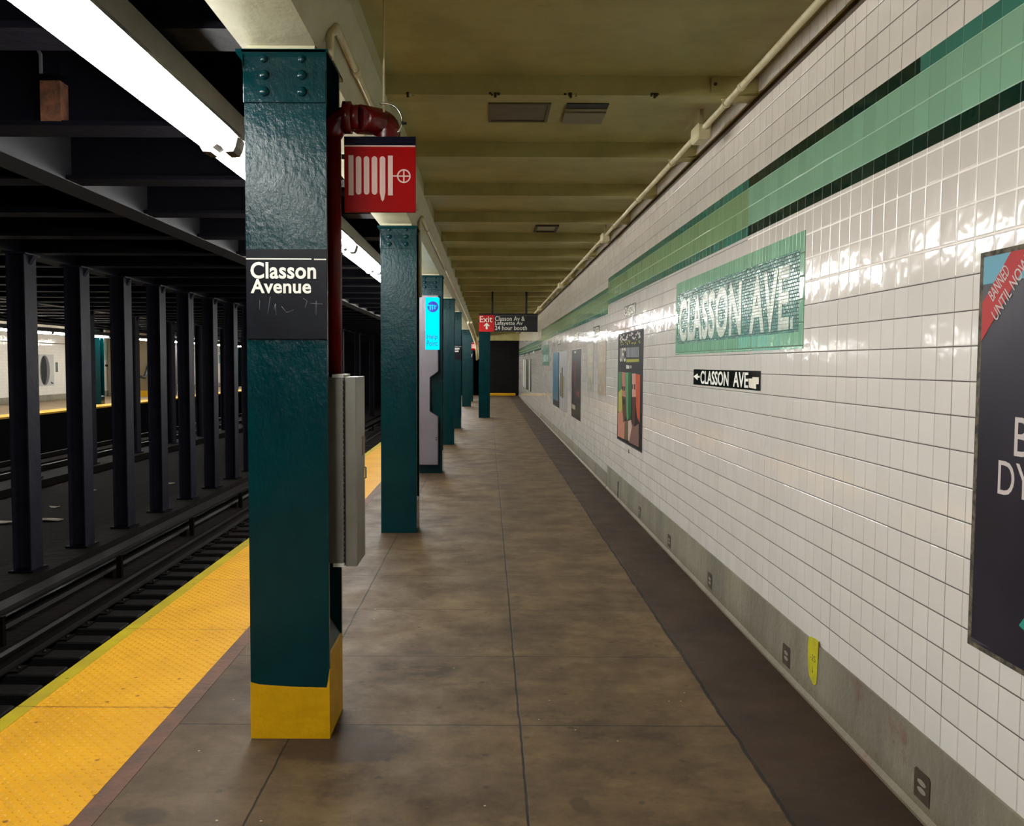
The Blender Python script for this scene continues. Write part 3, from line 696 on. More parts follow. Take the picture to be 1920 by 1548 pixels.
# ------------------------------------------------------------ exit sign
ed = 20.0
def ex(px, py): return at_depth(px, py, ed)
x0, zt = ex(898, 588); x1, zb = ex(1008, 622)
t = thing('exit_sign', 'hanging exit sign with red left end and black right part', 'sign', ((x0 + x1) / 2, ed, zt))
ox, oz = (x0 + x1) / 2, zt
fs = lambda u, v, n: (u - ox, -n, v - oz)
xr = ex(926.5, 600)[0]
part('black_panel', MB().box(xr - ox, x1 - ox, 0, .05, zb - oz, 0), BLACK_P, t)
part('red_panel', MB().box(x0 - ox, xr - ox, -.001, .05, zb - oz, -.03), EXIT_R, t)
part('header_bar', MB().box(x0 - ox, x1 - ox, -.004, .054, -.03, .01), BLACK_M, t)
part('stripe', MB().box(xr - ox, x1 - ox - .01, -.006, -.001, -.042, -.036), mat('grey_line', lin(120, 120, 118), rough=.5), t)
def et(s, a, b, c, d, bold=.008): # px rect
    p = ex(a, d); q = ex(c, b); return text_mb(s, fs, (p[0], p[1], q[0], q[1]), .002, .004, bold)
part('lettering', et('Exit', 899.5, 592.5, 923, 604), WHITE_T, t)
part('lettering', et('Classon Av &', 928, 593, 984, 601.3), WHITE_T, t)
part('lettering', et('Lafayette Av', 928, 602, 980, 610.8), WHITE_T, t)
part('lettering', et('24 hour booth', 928, 610.6, 988, 618.5), WHITE_T, t)
a = MB(); P = [ex(*q) for q in ((912.5, 604.8), (918, 610), (917, 612), (914.3, 610), (914.3, 617), (910.7, 617), (910.7, 610), (908, 612), (907, 610))]
part('arrow', a.prism(P, fs, .002, .006), WHITE_T, t)
for px in (923.3, 987):
    rx = ex(px, 570)[0] - ox
    part('hanger_rod', MB().box(rx - .022, rx + .022, .01, .04, .0, CEIL - oz), BLACK_M, t)

# ------------------------------------------------------------ mosaic name tablet
def wr(a, b, c, d): return (a, b, c, d)
t = thing('mosaic_name_tablet', 'big green mosaic tablet reading CLASSON AVE. on the tile wall', 'mosaic', (XW, 5.85, 1.98))
mf = lambda u, v, n: (-n, u - 5.85, v - 1.98)
ya, yb, z0, z1 = 7.31, 4.355, 1.682, 2.262
bw = .062
bd = MB()
for q in ((yb, ya, z1 - .085, z1), (yb, ya, z0, z0 + .085), (yb, yb + bw, z0 + .085, z1 - .085), (ya - bw, ya, z0 + .085, z1 - .085)):
    bd.prism([(q[0], q[2]), (q[1], q[2]), (q[1], q[3]), (q[0], q[3])], mf, 0, .003)
part('border', bd, BORDER, t)
part('field', MB().prism([(yb + bw, z0 + .085), (ya - bw, z0 + .085), (ya - bw, z1 - .085), (yb + bw, z1 - .085)], mf, 0, .002), MOSAIC, t)
def letters(name, s, ya, yb, z0, z1, m, par, n0=.002, bold=.02, fr=mf):
    return part(name, text_mb(s, fr, (ya, z0, yb, z1), n0, .0015, bold), m, par)
letters('lettering', 'CLASSON', on_wall(1275, 590)[0], on_wall(1391, 590)[0], 1.782, 2.12, MOS_LET, t, bold=.03)
letters('lettering', 'AVE', on_wall(1407, 570)[0], on_wall(1481, 570)[0], 1.782, 2.12, MOS_LET, t, bold=.03)
part('full_stop', MB().prism([(on_wall(1483, 600)[0], 1.785), (on_wall(1488, 600)[0], 1.785), (on_wall(1488, 600)[0], 1.84), (on_wall(1483, 600)[0], 1.84)], mf, .002, .0035), MOS_LET, t)
t = thing('mosaic_name_tablet', 'small distant green mosaic tablet beyond the blue poster', 'mosaic', (XW, 24, 1.8))
m2 = lambda u, v, n: (-n, u - 24, v - 1.8)
ya, _ = on_wall(1017, 670); yb, _ = on_wall(1030, 670)
part('border', MB().prism([(ya, 1.56), (yb, 1.56), (yb, 2.12), (ya, 2.12)], m2, 0, .002), mat('faded_mint', lin(142, 172, 152), lin(120, 150, 132), 3, rough=.15), t)
part('field', MB().prism([(ya - .1, 1.62), (yb + .1, 1.62), (yb + .1, 2.02), (ya - .1, 2.02)], m2, .002, .004), MOSAIC, t)
part('lettering', text_mb('CLASSON AVE', m2, (ya - .2, 1.66, yb + .2, 1.86), .004, .0015, .02), MOS_LET, t)

# directional tile sign
t = thing('direction_tile_sign', 'black tile sign with arrow and CLASSON AVE under the mosaic', 'sign', (XW, 5.84, 1.51))
df = lambda u, v, n: (-n, u - 5.84, v - 1.51)
part('panel', MB().prism([(6.655, 1.452), (5.02, 1.452), (5.02, 1.566), (6.655, 1.566)], df, 0, .0025), mat('glossy_black_tile', lin(18, 22, 18), rough=.1, bump=.0015, bscale=6), t)
letters('lettering', 'CLASSON', on_wall(1314.5, 710)[0], on_wall(1367, 710)[0], 1.462, 1.556, WHITE_T, t, .0025, .015, df)
letters('lettering', 'AVE', on_wall(1376, 710)[0], on_wall(1404, 710)[0], 1.462, 1.556, WHITE_T, t, .0025, .015, df)
P = [on_wall(*q)[0] for q in ((1301.5, 706), (1309, 701), (1313.5, 706))]
part('arrow', MB().prism([(P[0], 1.512), (P[1], 1.535), (P[1], 1.519), (P[2] + .01, 1.519), (P[2] + .01, 1.505), (P[1], 1.505), (P[1], 1.487)], df, .0025, .004), WHITE_T, t)
st = quad_r([(1404.8, 709.5), (1412, 709.5), (1412, 706.8), (1424, 707.2), (1423.5, 720), (1419, 720), (1419, 729), (1405.5, 726.5)])
part('sticker_residue', MB().prism(st, df, .0025, .0034), mat('paper_residue', lin(216, 210, 192), rough=.6), t)

# small CLASSON plaques
for i, (a, b, z0, z1, lab) in enumerate(((10.10, 9.335, 2.137, 2.255, 'nearest small black CLASSON tile plaque, above the boxing style poster'), (13.05, 12.36, 2.03, 2.145, 'second small black CLASSON tile plaque, above the brown poster residue'),
                                         (15.95, 15.2, 2.03, 2.145, 'third small black CLASSON tile plaque, above the dark poster'), (19.7, 19.0, 2.03, 2.145, 'fourth small black CLASSON tile plaque, above the blue poster'),
                                         (30.6, 29.9, 1.96, 2.06, 'fifth and tiny dark plaque far down the wall'), (34.0, 33.2, 1.96, 2.06, 'sixth and tiny dark plaque far down the wall'), (38, 37, 1.96, 2.06, 'farthest tiny dark plaque near the end of the wall'))):
    t = thing('name_tile_plaque', lab.replace('boxing style', 'two fighters'), 'plaque', (XW, (a + b) / 2, z0), 'small black name plaques on the wall')
    c = (a + b) / 2; pf = lambda u, v, n, c=c, z0=z0: (-n, u - c, v - z0)
    part('panel', MB().prism([(a, z0), (b, z0), (b, z1), (a, z1)], pf, 0, .0025), mat('plaque_black', lin(34, 36, 28), rough=.15) if i == 0 else bpy.data.materials['plaque_black'], t)
    if i < 5: part('lettering', text_mb('CLASSON', pf, (a - .04, z0 + .012, b + .04, z1 - .012), .0025, .0012, .01), mat('plaque_letters', lin(206, 202, 180), rough=.4) if i == 0 else bpy.data.materials['plaque_letters'], t)

# ------------------------------------------------------------ posters
def flat_m(name, *c, r=.45): 
    return bpy.data.materials.get(name) or mat(name, dim(lin(*c), (.6, .59, .58)), rough=.6, spec=.12)
def poster(name, label, corners, back, art, group=None, frame=None, th=.004):
    """art: list of (material, [(px,py)...])"""
    cy = sum(c[0] for c in corners) / 4; cz = min(c[1] for c in corners)
    t = thing(name, label, 'poster', (XW, cy, cz), group)
    pf = lambda u, v, n: (-n, u - cy, v - cz)
    if frame: part('frame', MB().prism([(c[0] + (.022 if c[0] > cy else -.022), c[1] + (.016 if c[1] > cz + .5 else -.016)) for c in corners], pf, 0, th * .8), frame, t)
    ms = [back]; m = MB().prism(corners, pf, 0, th)
    for q, pts in art:
        if q not in ms: ms.append(q)
        m.prism([(p if len(p) == 2 and p[0] < 100 else on_wall(*p)) for p in pts], pf, th * .9, th + .0006 + .0001 * len(ms), ms.index(q))
    part('picture', m, ms, t)
    return t, pf
# near poster
SL = mat('poster_slate', lin(39, 37, 47), lin(29, 27, 36), 1.5, rough=.4, spec=.2)
PRED = flat_m('poster_red', 206, 78, 80); PCY = flat_m('poster_cyan', 130, 194, 218)
ya, yb, z0, z1 = 2.775, 1.16, .722, 1.938
A = on_wall(1898, 474); B = on_wall(1848, 567); Cc = on_wall(1849, 640); Dd = on_wall(1920, 511)
def ext(p, q, z): k = (z - p[1]) / (q[1] - p[1]); return (p[0] + (q[0] - p[0]) * k, z)
A2 = ext(B, A, z1); B2 = (ya, B[1]); C2 = (ya, Cc[1] ); D2 = ext(Cc, Dd, z1)
zc = on_wall(1851, 533)[1]
t, pf = poster('wall_poster', 'large dark poster with red corner band reading BANNED UNTIL NOW', [(ya, z0), (yb, z0), (yb, z1), (ya, z1)], SL,
   [(PCY, [(ya, zc), (yb, zc), (yb, z1), (ya, z1)]), (PRED, [A2, B2, C2, D2]), (flat_m('poster_teal', 60, 170, 150), [(1914, 1172), (1924, 1158), (1924, 1182)]),
    (flat_m('poster_smudge', 84, 80, 88), [(1822, 1192), (1858, 1214), (1830, 1204)])],
   frame=mat('poster_edge', lin(96, 88, 70), lin(40, 36, 30), 30, rough=.8))
dv = Vector((-(D2[0] - C2[0]), D2[1] - C2[1])).normalized()    # along the band, in reading space (right, up)
org = on_wall(1866, 566)
def band(u, v, n):
    a = u * dv.x - v * dv.y; b = u * dv.y + v * dv.x
    return pf(org[0] - a, org[1] + b, n)
def bl(p): q = on_wall(*p); a = -(q[0] - org[0]); b = q[1] - org[1]; return a * dv.x + b * dv.y, -a * dv.y + b * dv.x
e1 = bl((1896, 507)); s1 = bl((1866, 563)); s2 = bl((1868, 583)); e2 = bl((1907, 512))
h = abs(bl((1873, 548))[1] - bl((1880, 560))[1])
PW = flat_m('poster_white', 232, 222, 220)
part('lettering', text_mb('BANNED', band, (0.0, .0, e1[0], .042), .0052, .0008, .0), PW, t)
part('lettering', text_mb('UNTIL NOW.', band, (-.028, -.058, e1[0] + .085, -.016), .0052, .0008, .0), PW, t)
yB = on_wall(1906, 815)[0]; yD = on_wall(1875, 890)[0]
zB = (on_wall(1910, 855)[1], on_wall(1910, 782)[1]); zD = (on_wall(1880, 926)[1], on_wall(1880, 863)[1])
part('lettering', text_mb('B', pf, (yB, zB[0], yB - .075, zB[1]), .0042, .0008, 0), PW, t)
part('lettering', text_mb('DYI', pf, (yD, zD[0] , yD - .19, zD[1] ), .0042, .0008, 0), PW, t)
# fighters poster
c = [(10.52, .725), (8.86, .725), (8.86, 1.945), (10.52, 1.945)]
K_ = flat_m('ink_black', 14, 17, 20)
F = flat_m
art = []
r = random.Random(5)
for i in range(34):
    x = 1163 + 38 * r.random(); yy = 627 - (x - 1163) * .18 + r.random() * 11
    art.append((F('paper_white', 230, 228, 216), [(x, yy), (x + 1.6, yy - .4), (x + 1.2 + r.random(), yy + 3), (x - .5, yy + 3)]))
for i in range(26):
    x = 1163 + 37 * r.random(); yy = 637 - (x - 1163) * .1 + r.random() * 9
    art.append((F('ink_olive', 170, 172, 60), [(x, yy), (x + 1.7, yy - .3), (x + 1.0, yy + 2.6), (x - .4, yy + 2.4)]))
for i in range(9):
    x = 1175.6 + i * 2.66
    art.append((F('ink_grey', 150, 156, 164), [(x, 651.5 - i * .15), (x + 1.9, 651.3 - i * .15), (x + 1.9, 669.5), (x, 669.8)]))
art += [(F('ink_olive', 170, 172, 60), [(1175.3, 673), (1199, 672.5), (1199, 678), (1175.3, 679)]),
        (F('paper_white', 230, 228, 216), [(1175, 684), (1181, 685), (1181, 691), (1175, 691)]), (F('paper_white', 230, 228, 216), [(1183, 685), (1184.6, 685), (1184.6, 690), (1183, 690)]),
        (F('art_green', 70, 130, 80), [(1160.6, 697), (1168, 697), (1166, 735), (1160.4, 740)]), (F('art_lime', 186, 184, 90), [(1160.6, 735), (1168, 728), (1168, 772), (1160, 772)]),
        (F('art_skin', 190, 128, 112), [(1167, 697), (1173.5, 698), (1174.4, 745), (1168, 742)]), (F('art_beard', 98, 66, 40), [(1167, 742), (1175.4, 745), (1176, 780), (1169, 792)]),
        (F('art_flesh', 206, 142, 118), [(1159.6, 774), (1168, 768), (1170, 792), (1173, 788), (1171, 823), (1159.2, 817)]),
        (F('art_mint', 90, 160, 110), [(1174, 698), (1179, 698), (1179, 786), (1176, 786), (1175, 745)]), (F('art_dkgreen', 8, 98, 40), [(1179, 698), (1184.6, 698), (1184.4, 780), (1180.5, 788), (1179, 780)]),
        (F('art_cord', 110, 100, 66), [(1172, 792), (1179, 786), (1179, 826), (1171.6, 823)]),
        (F('art_pink', 212, 160, 150), [(1186, 700), (1193, 700), (1194, 745), (1186, 745)]), (F('art_brown', 82, 40, 34), [(1185.6, 744), (1193, 744), (1192.5, 772), (1191.5, 800), (1187, 798), (1186, 770)]),
        (F('art_orange', 206, 88, 44), [(1193, 701), (1201.5, 702), (1200.6, 792), (1196, 782), (1193.6, 760)]), (F('art_body', 138, 104, 96), [(1180, 800), (1184, 790), (1190, 800), (1199, 794), (1199, 838), (1180, 829)]),
        (F('art_light', 214, 190, 178), [(1179, 789), (1184, 787), (1186, 800), (1181, 826), (1179, 826)]),
        (K_, [(1168, 724), (1170, 724), (1170, 732), (1168, 732)]), (K_, [(1171.4, 724), (1173.2, 724), (1173, 732), (1171.4, 732)]),
        (K_, [(1186.6, 720), (1188.4, 720), (1188.4, 729), (1186.6, 729)]), (K_, [(1190.2, 720), (1192, 720), (1192, 730), (1190.2, 730)]),
        (K_, [(1169, 748), (1172, 748), (1172.5, 758), (1169, 758)])]
t, pf = poster('wall_poster', 'wall poster with two bearded fighters, UFC heading, green and orange panels', c, K_, art, frame=BLACK_M)
part('lettering', text_mb('UFC', pf, (on_wall(1163.4, 660)[0], on_wall(1168, 678)[1], on_wall(1174, 660)[0], on_wall(1168, 652)[1]), .0045, .001, .02), F('paper_white', 230, 228, 216), t)
part('frame_clip', MB().box(-.004, 0, -.05, .0, -.1, -.08).box(-.004, 0, -.05, .0, -.075, -.06), BLACK_M, t)
# poster ghosts
g1 = mat('poster_residue_tan', lin(135, 119, 96), lin(123, 110, 91), 4, rough=.5, c3=lin(156, 148, 130), scale3=9, lo3=.55, hi3=.6)
g2 = mat('poster_residue_grey', lin(127, 123, 106), lin(115, 112, 98), 4, rough=.5, c3=lin(156, 151, 135), scale3=9, lo3=.55, hi3=.6)
poster('poster_residue', 'tan poster residue on the tiles just past the two fighters poster', [(12.45, 1.185), (11.62, 1.185), (11.62, 1.91), (12.45, 1.91)], g1,
       [(flat_m('residue_pale', 200, 192, 170), [(1126, 668), (1131, 668), (1131, 679), (1126, 679)]), (flat_m('residue_pale', 200, 192, 170), [(1125, 647), (1135, 646), (1135, 640), (1125, 642)])], 'poster residues')
poster('poster_residue', 'greyish poster residue between the tan one and the dark poster', [(13.78, 1.19), (13.0, 1.19), (13.0, 1.91), (13.78, 1.91)], g2,
       [(flat_m('residue_pale', 200, 192, 170), [(1105, 670), (1111, 669), (1111, 681), (1105, 681)]), (flat_m('residue_pale', 200, 192, 170), [(1105, 697), (1111, 696), (1111, 708), (1105, 708)])], 'poster residues')
dk = mat('poster_dark_red', lin(34, 17, 17), lin(15, 15, 17), 5, rough=.5, spec=.15)
poster('wall_poster', 'dark brown and red poster between the residues and the pale poster', [(16.35, .64), (14.72, .64), (14.72, 1.86), (16.35, 1.86)], dk,
       [(flat_m('art_olive', 62, 56, 38), [(1073, 755), (1088, 762), (1088, 788), (1073, 778)]), (flat_m('art_plum', 110, 52, 58), [(1076, 678), (1079, 676), (1080, 715), (1077, 720)]), (flat_m('art_plum', 110, 52, 58), [(1081, 733), (1088, 733), (1087, 745), (1081, 742)]), (flat_m('art_label', 170, 160, 140), [(1073, 757), (1079, 760), (1079, 768), (1073, 765)]),
        (flat_m('art_mark', 210, 205, 195), [(1077, 659), (1081, 658), (1080, 662), (1078, 662)])], frame=flat_m('pale_edge', 196, 196, 186))
poster('wall_poster', 'pale poster with a dark standing group, between dark and blue posters', [(19.1, .64), (17.3, .64), (17.3, 1.87), (19.1, 1.87)], mat('poster_pale', lin(148, 149, 151), rough=.3),
       [(flat_m('art_figures', 78, 70, 44), [(1051, 700), (1052.6, 698), (1053, 744), (1051, 742)]), (flat_m('art_figures', 78, 70, 44), [(1053.4, 690), (1055.6, 688), (1055.8, 747), (1053.6, 745)]), (flat_m('art_gold', 160, 150, 80), [(1056, 704), (1058.6, 706), (1058.4, 746), (1056.2, 744)])])
poster('wall_poster', 'blue vertical patterned poster with black edge, past the pale poster', [(21.1, .64), (19.3, .64), (19.3, 1.87), (21.1, 1.87)], mat('poster_blue', lin(75, 120, 141), lin(33, 75, 98), 3, rough=.3, stretch=(1, 3, .5)),
       [(K_, [(1047, 661), (1048.4, 661), (1048.4, 765), (1047, 764)]), (flat_m('art_foot', 52, 50, 40), [(1037.4, 748), (1047, 752), (1047, 764), (1037.4, 757)])], frame=flat_m('pale_edge', 196, 196, 186))
poster('wall_poster', 'distant dark poster with white bars at the far end of the wall', [on_wall(984.5, 728), on_wall(996.5, 735), on_wall(996.5, 672), on_wall(984.5, 674)], flat_m('far_dark', 60, 62, 52),
       [(flat_m('pale_edge', 196, 196, 186), [(991.8, 673), (993.6, 673), (993.6, 733), (991.8, 732)]), (flat_m('pale_edge', 196, 196, 186), [(984.5, 674), (986, 674), (986, 728), (984.5, 728)])])
poster('wall_poster', 'farthest pale narrow poster strip near the end of the wall', [on_wall(980.6, 724), on_wall(982.6, 725), on_wall(982.6, 673), on_wall(980.6, 674)], flat_m('far_white', 206, 206, 198), [])

# ------------------------------------------------------------ vent plates in the baseboard, paint mark
for i, (yy, lab) in enumerate(((3.035, 'nearest dark two-slot plate in the baseboard, at the lower right'), (4.455, 'dark two-slot plate in the baseboard beside the yellow paint mark'), (6.02, 'third dark two-slot plate along the baseboard'),
                               (7.39, 'fourth dark two-slot plate along the baseboard'), (8.86, 'fifth and smallest two-slot plate, nearest the baseboard step'))):
    if i == 0:
        vp = thing('baseboard_plate', lab, 'plate', (XW - .012, yy, .11), 'two-slot plates in the baseboard')
        pts = [(-.055, -.05), (.055, -.05), (.055, .045), (.045, .056), (-.045, .056), (-.055, .045)]
        part('plate', MB().prism(pts, lambda u, v, n: (-n, u, v), 0, .004), mat('plate_brown', lin(56, 46, 36), lin(68, 59, 46), 20, rough=.5), vp)
        for zc_ in (.016, -.012):
            part('slot', MB().prism([(.03 * math.cos(a), zc_ + .010 * math.sin(a)) for a in [2 * PI * q / 12 for q in range(12)]], lambda u, v, n: (-n, u, v), .004, .005), mat('slot_pale', lin(135, 127, 117), rough=.4) if zc_ > 0 else bpy.data.materials['slot_pale'], vp)
    else: dup(vp, (XW - .0115, yy, .105), lab)
t = thing('paint_mark', 'sprayed yellow paint patch marked -25 on the baseboard', 'paint mark', (XW - .013, 4.09, .13))
r = random.Random(2)
pts = [(-.062, .185), (-.058, .03), (-.05, -.02), (-.02, -.035), (.0, -.03), (.04, -.01), (.06, .03), (.066, .12), (.06, .17), (.03, .182), (-.03, .19)]
part('paint', MB().prism(pts, lambda u, v, n: (-n, u, v), 0, .0022), mat('yellow_spray', lin(185, 180, 17), lin(170, 164, 38), 14, rough=.5), t)
part('marking', text_mb('-25', lambda u, v, n: (-n, u, v), (.03, .075, -.035, .105), .0022, .0006, 0), mat('pencil_dark', lin(94, 86, 22), rough=.7), t)
part('arrow', MB().prism([(-.002, .05), (.002, .05), (.002, .026), (.01, .028), (0, .015), (-.01, .028), (-.002, .026)], lambda u, v, n: (-n, u, v), .0022, .0028), bpy.data.materials['pencil_dark'], t)

# ------------------------------------------------------------ tracks
for i, (xr, yend) in enumerate(((-2.93, 60), (-4.37, 60), (-11.4, 60), (-12.84, 60))):
    prof = [(-.07, 0), (.07, 0), (.07, .012), (.01, .03), (.01, .11), (.034, .12), (.034, .15), (-.034, .15), (-.034, .12), (-.01, .11), (-.01, .03), (-.07, .012)]
    tag(part('track_rail', MB().prism(prof, lambda u, v, n: (u, n, v), Y0 - 0, yend), RAILM, None, (xr, 0, -1.183)),
        ['running rail hidden close under the near platform edge', 'rusty running rail of the near track beside the short ties', 'near running rail of the far track beyond the dark columns', 'running rail close under the opposite platform'][i], 'rail', 'track rails')
t = thing('third_rail', 'third rail under a long grey cover board beside the dark columns', 'third rail', (-5.1, 0, -1.3))
cb = part('cover_board', MB().prism([(-.16, .31), (-.13, .33), (.1, .35), (.14, .33), (.14, .30), (.10, .295), (-.16, .29)], lambda u, v, n: (u, n, v), Y0, 60), RAILT, t)
part('contact_rail', MB().prism([(-.05, .1), (.05, .1), (.012, .13), (.012, .18), (.035, .19), (.035, .22), (-.035, .22), (-.035, .19), (-.012, .18), (-.012, .13)], lambda u, v, n: (u, n, v), Y0, 60), RAILM, t)
y = 3.0
while y < 45:
    part('insulator', MB().box(-.06, .06, y, y + .12, 0, .11).box(.10, .17, y + .02, y + .08, 0, .31), RAILM, t); y += 2.9
t0 = None; y = 3.6
for i in range(90):
    lab = 'short dark wooden tie block under the far rail of the near track'
    if t0 is None:
        t0 = tag(part('track_tie', MB().box(-.38, .40, 0, .24, 0, .13, bev=.012), TIE, None, (-4.27, y, -1.335)), lab, 'tie', 'short track ties')
        pl = part('tie_plate', MB().box(-.24, .04, .03, .21, .128, .15).dome((-.19, .12, .15), (0, 0, 1), .02, .8, 8).dome((.0, .12, .15), (0, 0, 1), .02, .8, 8), RAILM, t0)
    elif y < 44:
        r_ = t0.copy(); C.objects.link(r_); r_.location = (-4.27, y, -1.335)
        if y < 16: q = pl.copy(); C.objects.link(q); q.parent = r_
    y += .462
for i in range(60):
    yy = 3.6 + i * .66
    if i == 0: t1 = tag(part('track_tie', MB().box(-.5, .42, 0, .24, 0, .12), TIE, None, (-2.9, yy, -1.325)), 'short dark tie block low beside the near platform edge', 'tie', 'ties by the platform edge')
    elif yy < 40: r_ = t1.copy(); C.objects.link(r_); r_.location = (-2.9, yy, -1.325)
struct('trim_90', MB().prism([(-6.5, -1.31), (-5.72, -1.31), (-5.76, -1.13), (-6.46, -1.13)], lambda u, v, n: (u, n, v), Y0, 60), mat('curb_concrete', lin(13, 7, 6), lin(9, 5, 4), 2.5, rough=.85, bump=.02, bscale=6, spec=.1))
struct('trim_91', MB().prism([(-11.2, -1.31), (-10.35, -1.31), (-10.4, -1.15), (-11.15, -1.15)], lambda u, v, n: (u, n, v), Y0, 60), bpy.data.materials['curb_concrete'])
for i, (px, py, wx, dy, lab) in enumerate(((82, 974, .32, .09, 'widest strip of pale litter on the dark track bed'), (103, 950, .1, .06, 'small pale scrap on the track bed behind the widest litter strip'), (8, 979, .16, .1, 'pale litter patch at the left image edge on the track bed'), (66, 1028, .045, .04, 'tiny pale scrap nearest the third rail, below the wide litter'), (175, 918, .08, .05, 'small pale scrap between the second and third dark columns'), (320, 906, .1, .05, 'pale scrap on the track bed near the fourth dark column'))):
    x, yy = on_floor(px, py, -1.28); m = MB(); r = random.Random(i)
    pts = [(wx * (.8 + .4 * r.random()) * math.cos(a), dy * (.7 + .6 * r.random()) * math.sin(a)) for a in [2 * PI * q / 10 for q in range(10)]]
    m.prism(pts, lambda u, v, n: (u, v, n + .03 * abs(math.sin(u * 12))), 0, .012)
    tag(part('paper_scrap', m, LITTER, None, (x, yy, -1.30)), lab, 'litter', 'pale litter on the track bed')

# dark columns between the tracks: flanges parallel to the track
def dark_col_parts(t, h):
    m = MB().box(-.12, -.102, 0, .3, 0, h).box(.102, .12, 0, .3, 0, h).box(-.102, .102, .143, .157, 0, h)
    part('shaft', m, DKCOL, t)
    part('base_plate', MB().box(-.16, .16, -.05, .35, 0, .025), SOOT, t)
    part('cap_plate', MB().box(-.16, .16, -.04, .34, h, h + .02).prism([(.12, h - .12), (.19, h), (.12, h)], lambda u, v, n: (u, n, v), .11, .19), DKCOL, t)
GA = 'dark steel columns in the near row between the tracks'
ys = [9.7 + 1.545 * i for i in range(9)]
ys = [9.85, 11.32, 12.86, 14.40, 15.95, 17.49, 19.04, 20.58, 22.1]
labs = ['dark steel column cut by the left image edge', 'first full dark steel column from the left', 'second full dark steel column from the left', 'third full dark steel column from the left, paint worn low down', 'fourth full dark steel column from the left', 'fifth full dark steel column from the left', 'sixth full dark steel column from the left', 'seventh full dark steel column from the left', 'dark steel column touching the left side of the front teal column']
dc = thing('track_column', labs[0], 'column', (-6.05, ys[0], -1.13), GA); dark_col_parts(dc, 4.105)
for yy, l in zip(ys[1:], labs[1:]): dup(dc, (-6.05, yy, -1.13), l + ', near row', GA)
for yy, l in ((26.8, None), (31.4, None), (36.0, 'first of the dark columns seen between the two front teal columns'), (40.6, 'second of the dark columns seen between the two front teal columns'), (45.6, 'third of the dark columns seen between the two front teal columns'), (50.8, 'dark column just left of the second teal column')):
    dup(dc, (-6.05, yy, -1.13), l or 'dark column hidden behind the front teal column, near row', GA)
GB = 'dark steel columns in the far row between the tracks'
fb = thing('track_column', 'leftmost of the thinner dark columns in the far row', 'column', (-10.8, 20.6, -1.15), GB); dark_col_parts(fb, 4.125)
rl = ['second of the thinner dark columns in the far row', 'third of the thinner dark columns in the far row, behind a near one', 'fourth of the thinner dark columns in the far row', 'fifth of the thinner dark columns in the far row', 'sixth of the thinner dark columns in the far row', 'seventh of the thinner dark columns in the far row', 'eighth of the thinner dark columns in the far row']
for i, l in enumerate(rl): dup(fb, (-10.8, 20.6 + 3.06 * (i + 1), -1.15), l, GB)
# patch of bare metal on the third near column, stiffener on the track beam
t = thing('beam_stiffener', 'rusty orange stiffener on the dark beam at the upper left', 'bracket', (-2.585, 5.296, 3.03))
part('rusted_plate', MB().box(-.07, .05, -.0, .1, -.005, .23), RUST, t)
part('upper_plate', MB().box(-.07, .05, .01, .1, .27, .42), SOOT, t)
part('gusset', MB().prism([(-.11, .44), (-.07, .38), (-.07, .27), (-.055, .27), (-.055, .385), (-.095, .45)], lambda u, v, n: (u, n, v), -.003, .1), mat('gusset_grey', lin(84, 82, 84), rough=.6), t)

# ------------------------------------------------------------ opposite platform
struct('wall_opposite_edge', MB().box(-14.3, -14.02, 10, 60, -1.6, -.3).box(-14.02, -13.985, 10, 60, -1.6, -.05), SOOT2)
struct('floor_opposite', MB().box(XF - .2, -14.02, 10, 60, -.3, 0), mat('opp_concrete', lin(140, 120, 92), lin(112, 94, 72), 2, rough=.6))
t = thing('tactile_edge_strip', 'distant yellow edge strip on the opposite platform', 'tactile strip', (-14.0, 10, 0))
part('tactile_surface', MB().box(-.72, .02, 0, 50, -.045, .008), mat('far_yellow', lin(236, 178, 50), rough=.5), t)
m = MB()
for z0, z1, mi in ((0, .27, 0), (.27, 2.36, 1), (2.36, 2.39, 2), (2.39, 3.5, 1)):
    m.add([(XF, 10, z0), (XF, 60, z0), (XF, 60, z1), (XF, 10, z1)], [(0, 1, 2, 3)], mi)
struct('wall_left', m, [BASEM, FAR_W, STRIP])
struct('ceiling_opposite', MB().box(XF - .2, -14.0, 10, 60, 3.26, 3.5), CREAM)
struct('trim_92', MB().box(-15.0, -14.7, 10, 60, 2.86, 3.27), SOOT)
for i, yy in enumerate((26.2, 33.7, 40.7, 52.0, 57.0)):
    l = {1: 'narrow sliver of a teal column on the opposite platform, left one', 2: 'teal column sliver on the opposite platform beside the dark stair edge'}.get(i, 'teal column on the opposite platform hidden behind the dark columns')
    dup(col2, (-15.0, yy, 0), l, 'teal columns of the opposite platform')
def fpos(px, py): return on_wall(px, py, XF)
def fposter(name, label, cat, px0, px1, pt, pb, m, art=()):
    a, zt_ = fpos(px0, pt); b, zb_ = fpos(px1, pb); cy = (a + b) / 2
    t = thing(name, label, cat, (XF, cy, zb_))
    pf = lambda u, v, n: (n, u - cy, v - zb_)
    part('panel', MB().prism([(a, zb_), (b, zb_), (b, zt_), (a, zt_)], pf, 0, .02), m, t)
    return t, pf, a, b, zb_, zt_
fposter('far_poster', 'red poster sliver on the opposite wall, at far left', 'poster', 46, 60, 668, 722, flat_m('far_red', 170, 66, 56))
t, pf, a, b, zb_, zt_ = fposter('far_poster', 'white poster with big grey round shape on the opposite wall', 'poster', 72, 101, 664, 722, flat_m('far_pale', 206, 208, 204))
q = fpos(83, 694); R = 1.0 * (fpos(83, 666)[1] - q[1]); Ry = abs(fpos(92, 694)[0] - q[0])
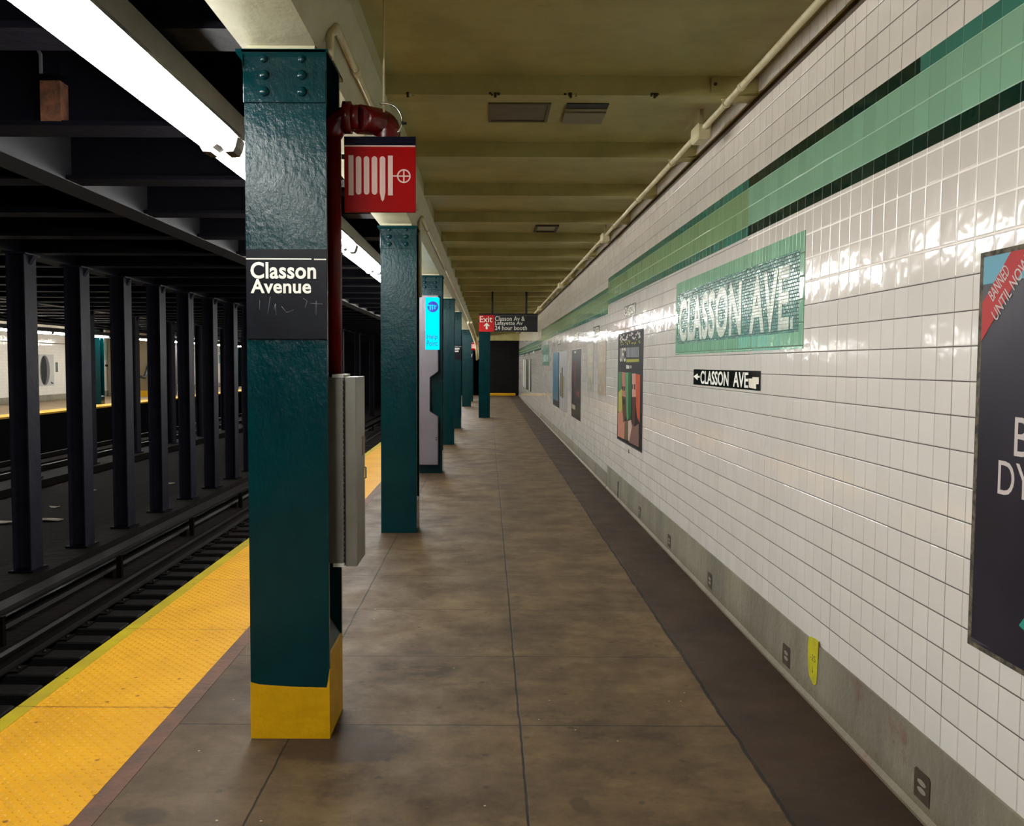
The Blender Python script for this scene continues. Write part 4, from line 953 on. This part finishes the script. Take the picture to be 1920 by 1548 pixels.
part('round_shape', MB().prism([(q[0] + Ry * math.cos(x), q[1] + R * math.sin(x)) for x in [2 * PI * i / 24 for i in range(24)]], pf, .02, .03), flat_m('far_grey', 120, 118, 122), t)
q2 = fpos(81, 694)
part('dark_rim', MB().prism([(q2[0] + Ry * .6 * math.cos(x), q2[1] + R * .95 * math.sin(x)) for x in [2 * PI * i / 24 for i in range(24)]], pf, .03, .035), flat_m('far_dgrey', 50, 48, 54), t)
p_ = [fpos(*z) for z in ((95, 715), (100, 719), (95, 719))]
part('triangle', MB().prism(p_, pf, .02, .03), flat_m('far_dgrey', 50, 48, 54), t)
fposter('wall_plaque', 'small grey oblong plaque on the opposite wall right of the round poster', 'plaque', 104, 108, 679, 697, flat_m('far_plaque', 110, 124, 116))
t, pf, a, b, zb_, zt_ = fposter('far_mosaic', 'green mosaic sliver on the opposite wall beside the teal column', 'mosaic', 192, 206, 640, 675, mat('far_mint', lin(130, 164, 142), rough=.3))
part('lettering', text_mb('SS', pf, (fpos(198, 660)[0], fpos(198, 672)[1], fpos(205, 660)[0], fpos(198, 657)[1]), .02, .004, .02), flat_m('far_let', 200, 208, 196), t)
fposter('far_tile_sign', 'tiny dark tile sign under the opposite green mosaic', 'sign', 197, 206, 683, 687, flat_m('far_blk', 40, 44, 40))
fposter('far_poster', 'narrow dark poster on the opposite wall, right of the dark stair', 'poster', 369, 373.5, 677, 709, flat_m('far_grey2', 90, 92, 92))
fposter('far_poster', 'small pale blue sign on the opposite wall near the right end', 'sign', 410, 420, 665, 681, flat_m('far_blue', 130, 164, 172))
# stair mass with a dark rail on the opposite platform
y0s, _ = fpos(249, 700); y1s, _ = fpos(262, 700)
t = thing('stair_enclosure', 'brown stair enclosure with yellow kerb and dark handrail on opposite platform', 'stairs', (-16.4, y0s * .93, 0))
part('side_wall', MB().box(-1.5, .9, .0, .25, 0, 3.2), mat('far_brown', lin(116, 104, 82), rough=.7), t)
part('kerb', MB().box(-.6, .95, -.3, .0, 0, .28), YEL_P, t)
part('handrail', MB().tube([(.6, -1.4, .95), (.6, -1.0, .9), (.6, .0, 2.0), (.6, .3, 2.4)], .07, 8), BLACK_M, t)
t = thing('stair_enclosure', 'sloping dark stair underside beside the second opposite teal column', 'stairs', (-15.6, 43.5, 0))
part('sloped_soffit', MB().prism([(0, .0), (0, 3.25), (2.6, 3.25), (2.6, 2.1), (.4, .5), (.3, .0)], lambda u, v, n: (n, u, v), -.8, .1), mat('far_dark_soffit', lin(52, 48, 52), rough=.7), t)
t = thing('wall_conduit', 'bundle of dim pipes above the opposite platform lights', 'pipe', (-14.05, 10, 2.9))
for zz in (0.0, .09, .2): part('pipe', MB().tube([(0, 0, zz * 1.0 - .05), (0, 50, zz - .05)], .016, 8), DKCOL, t)
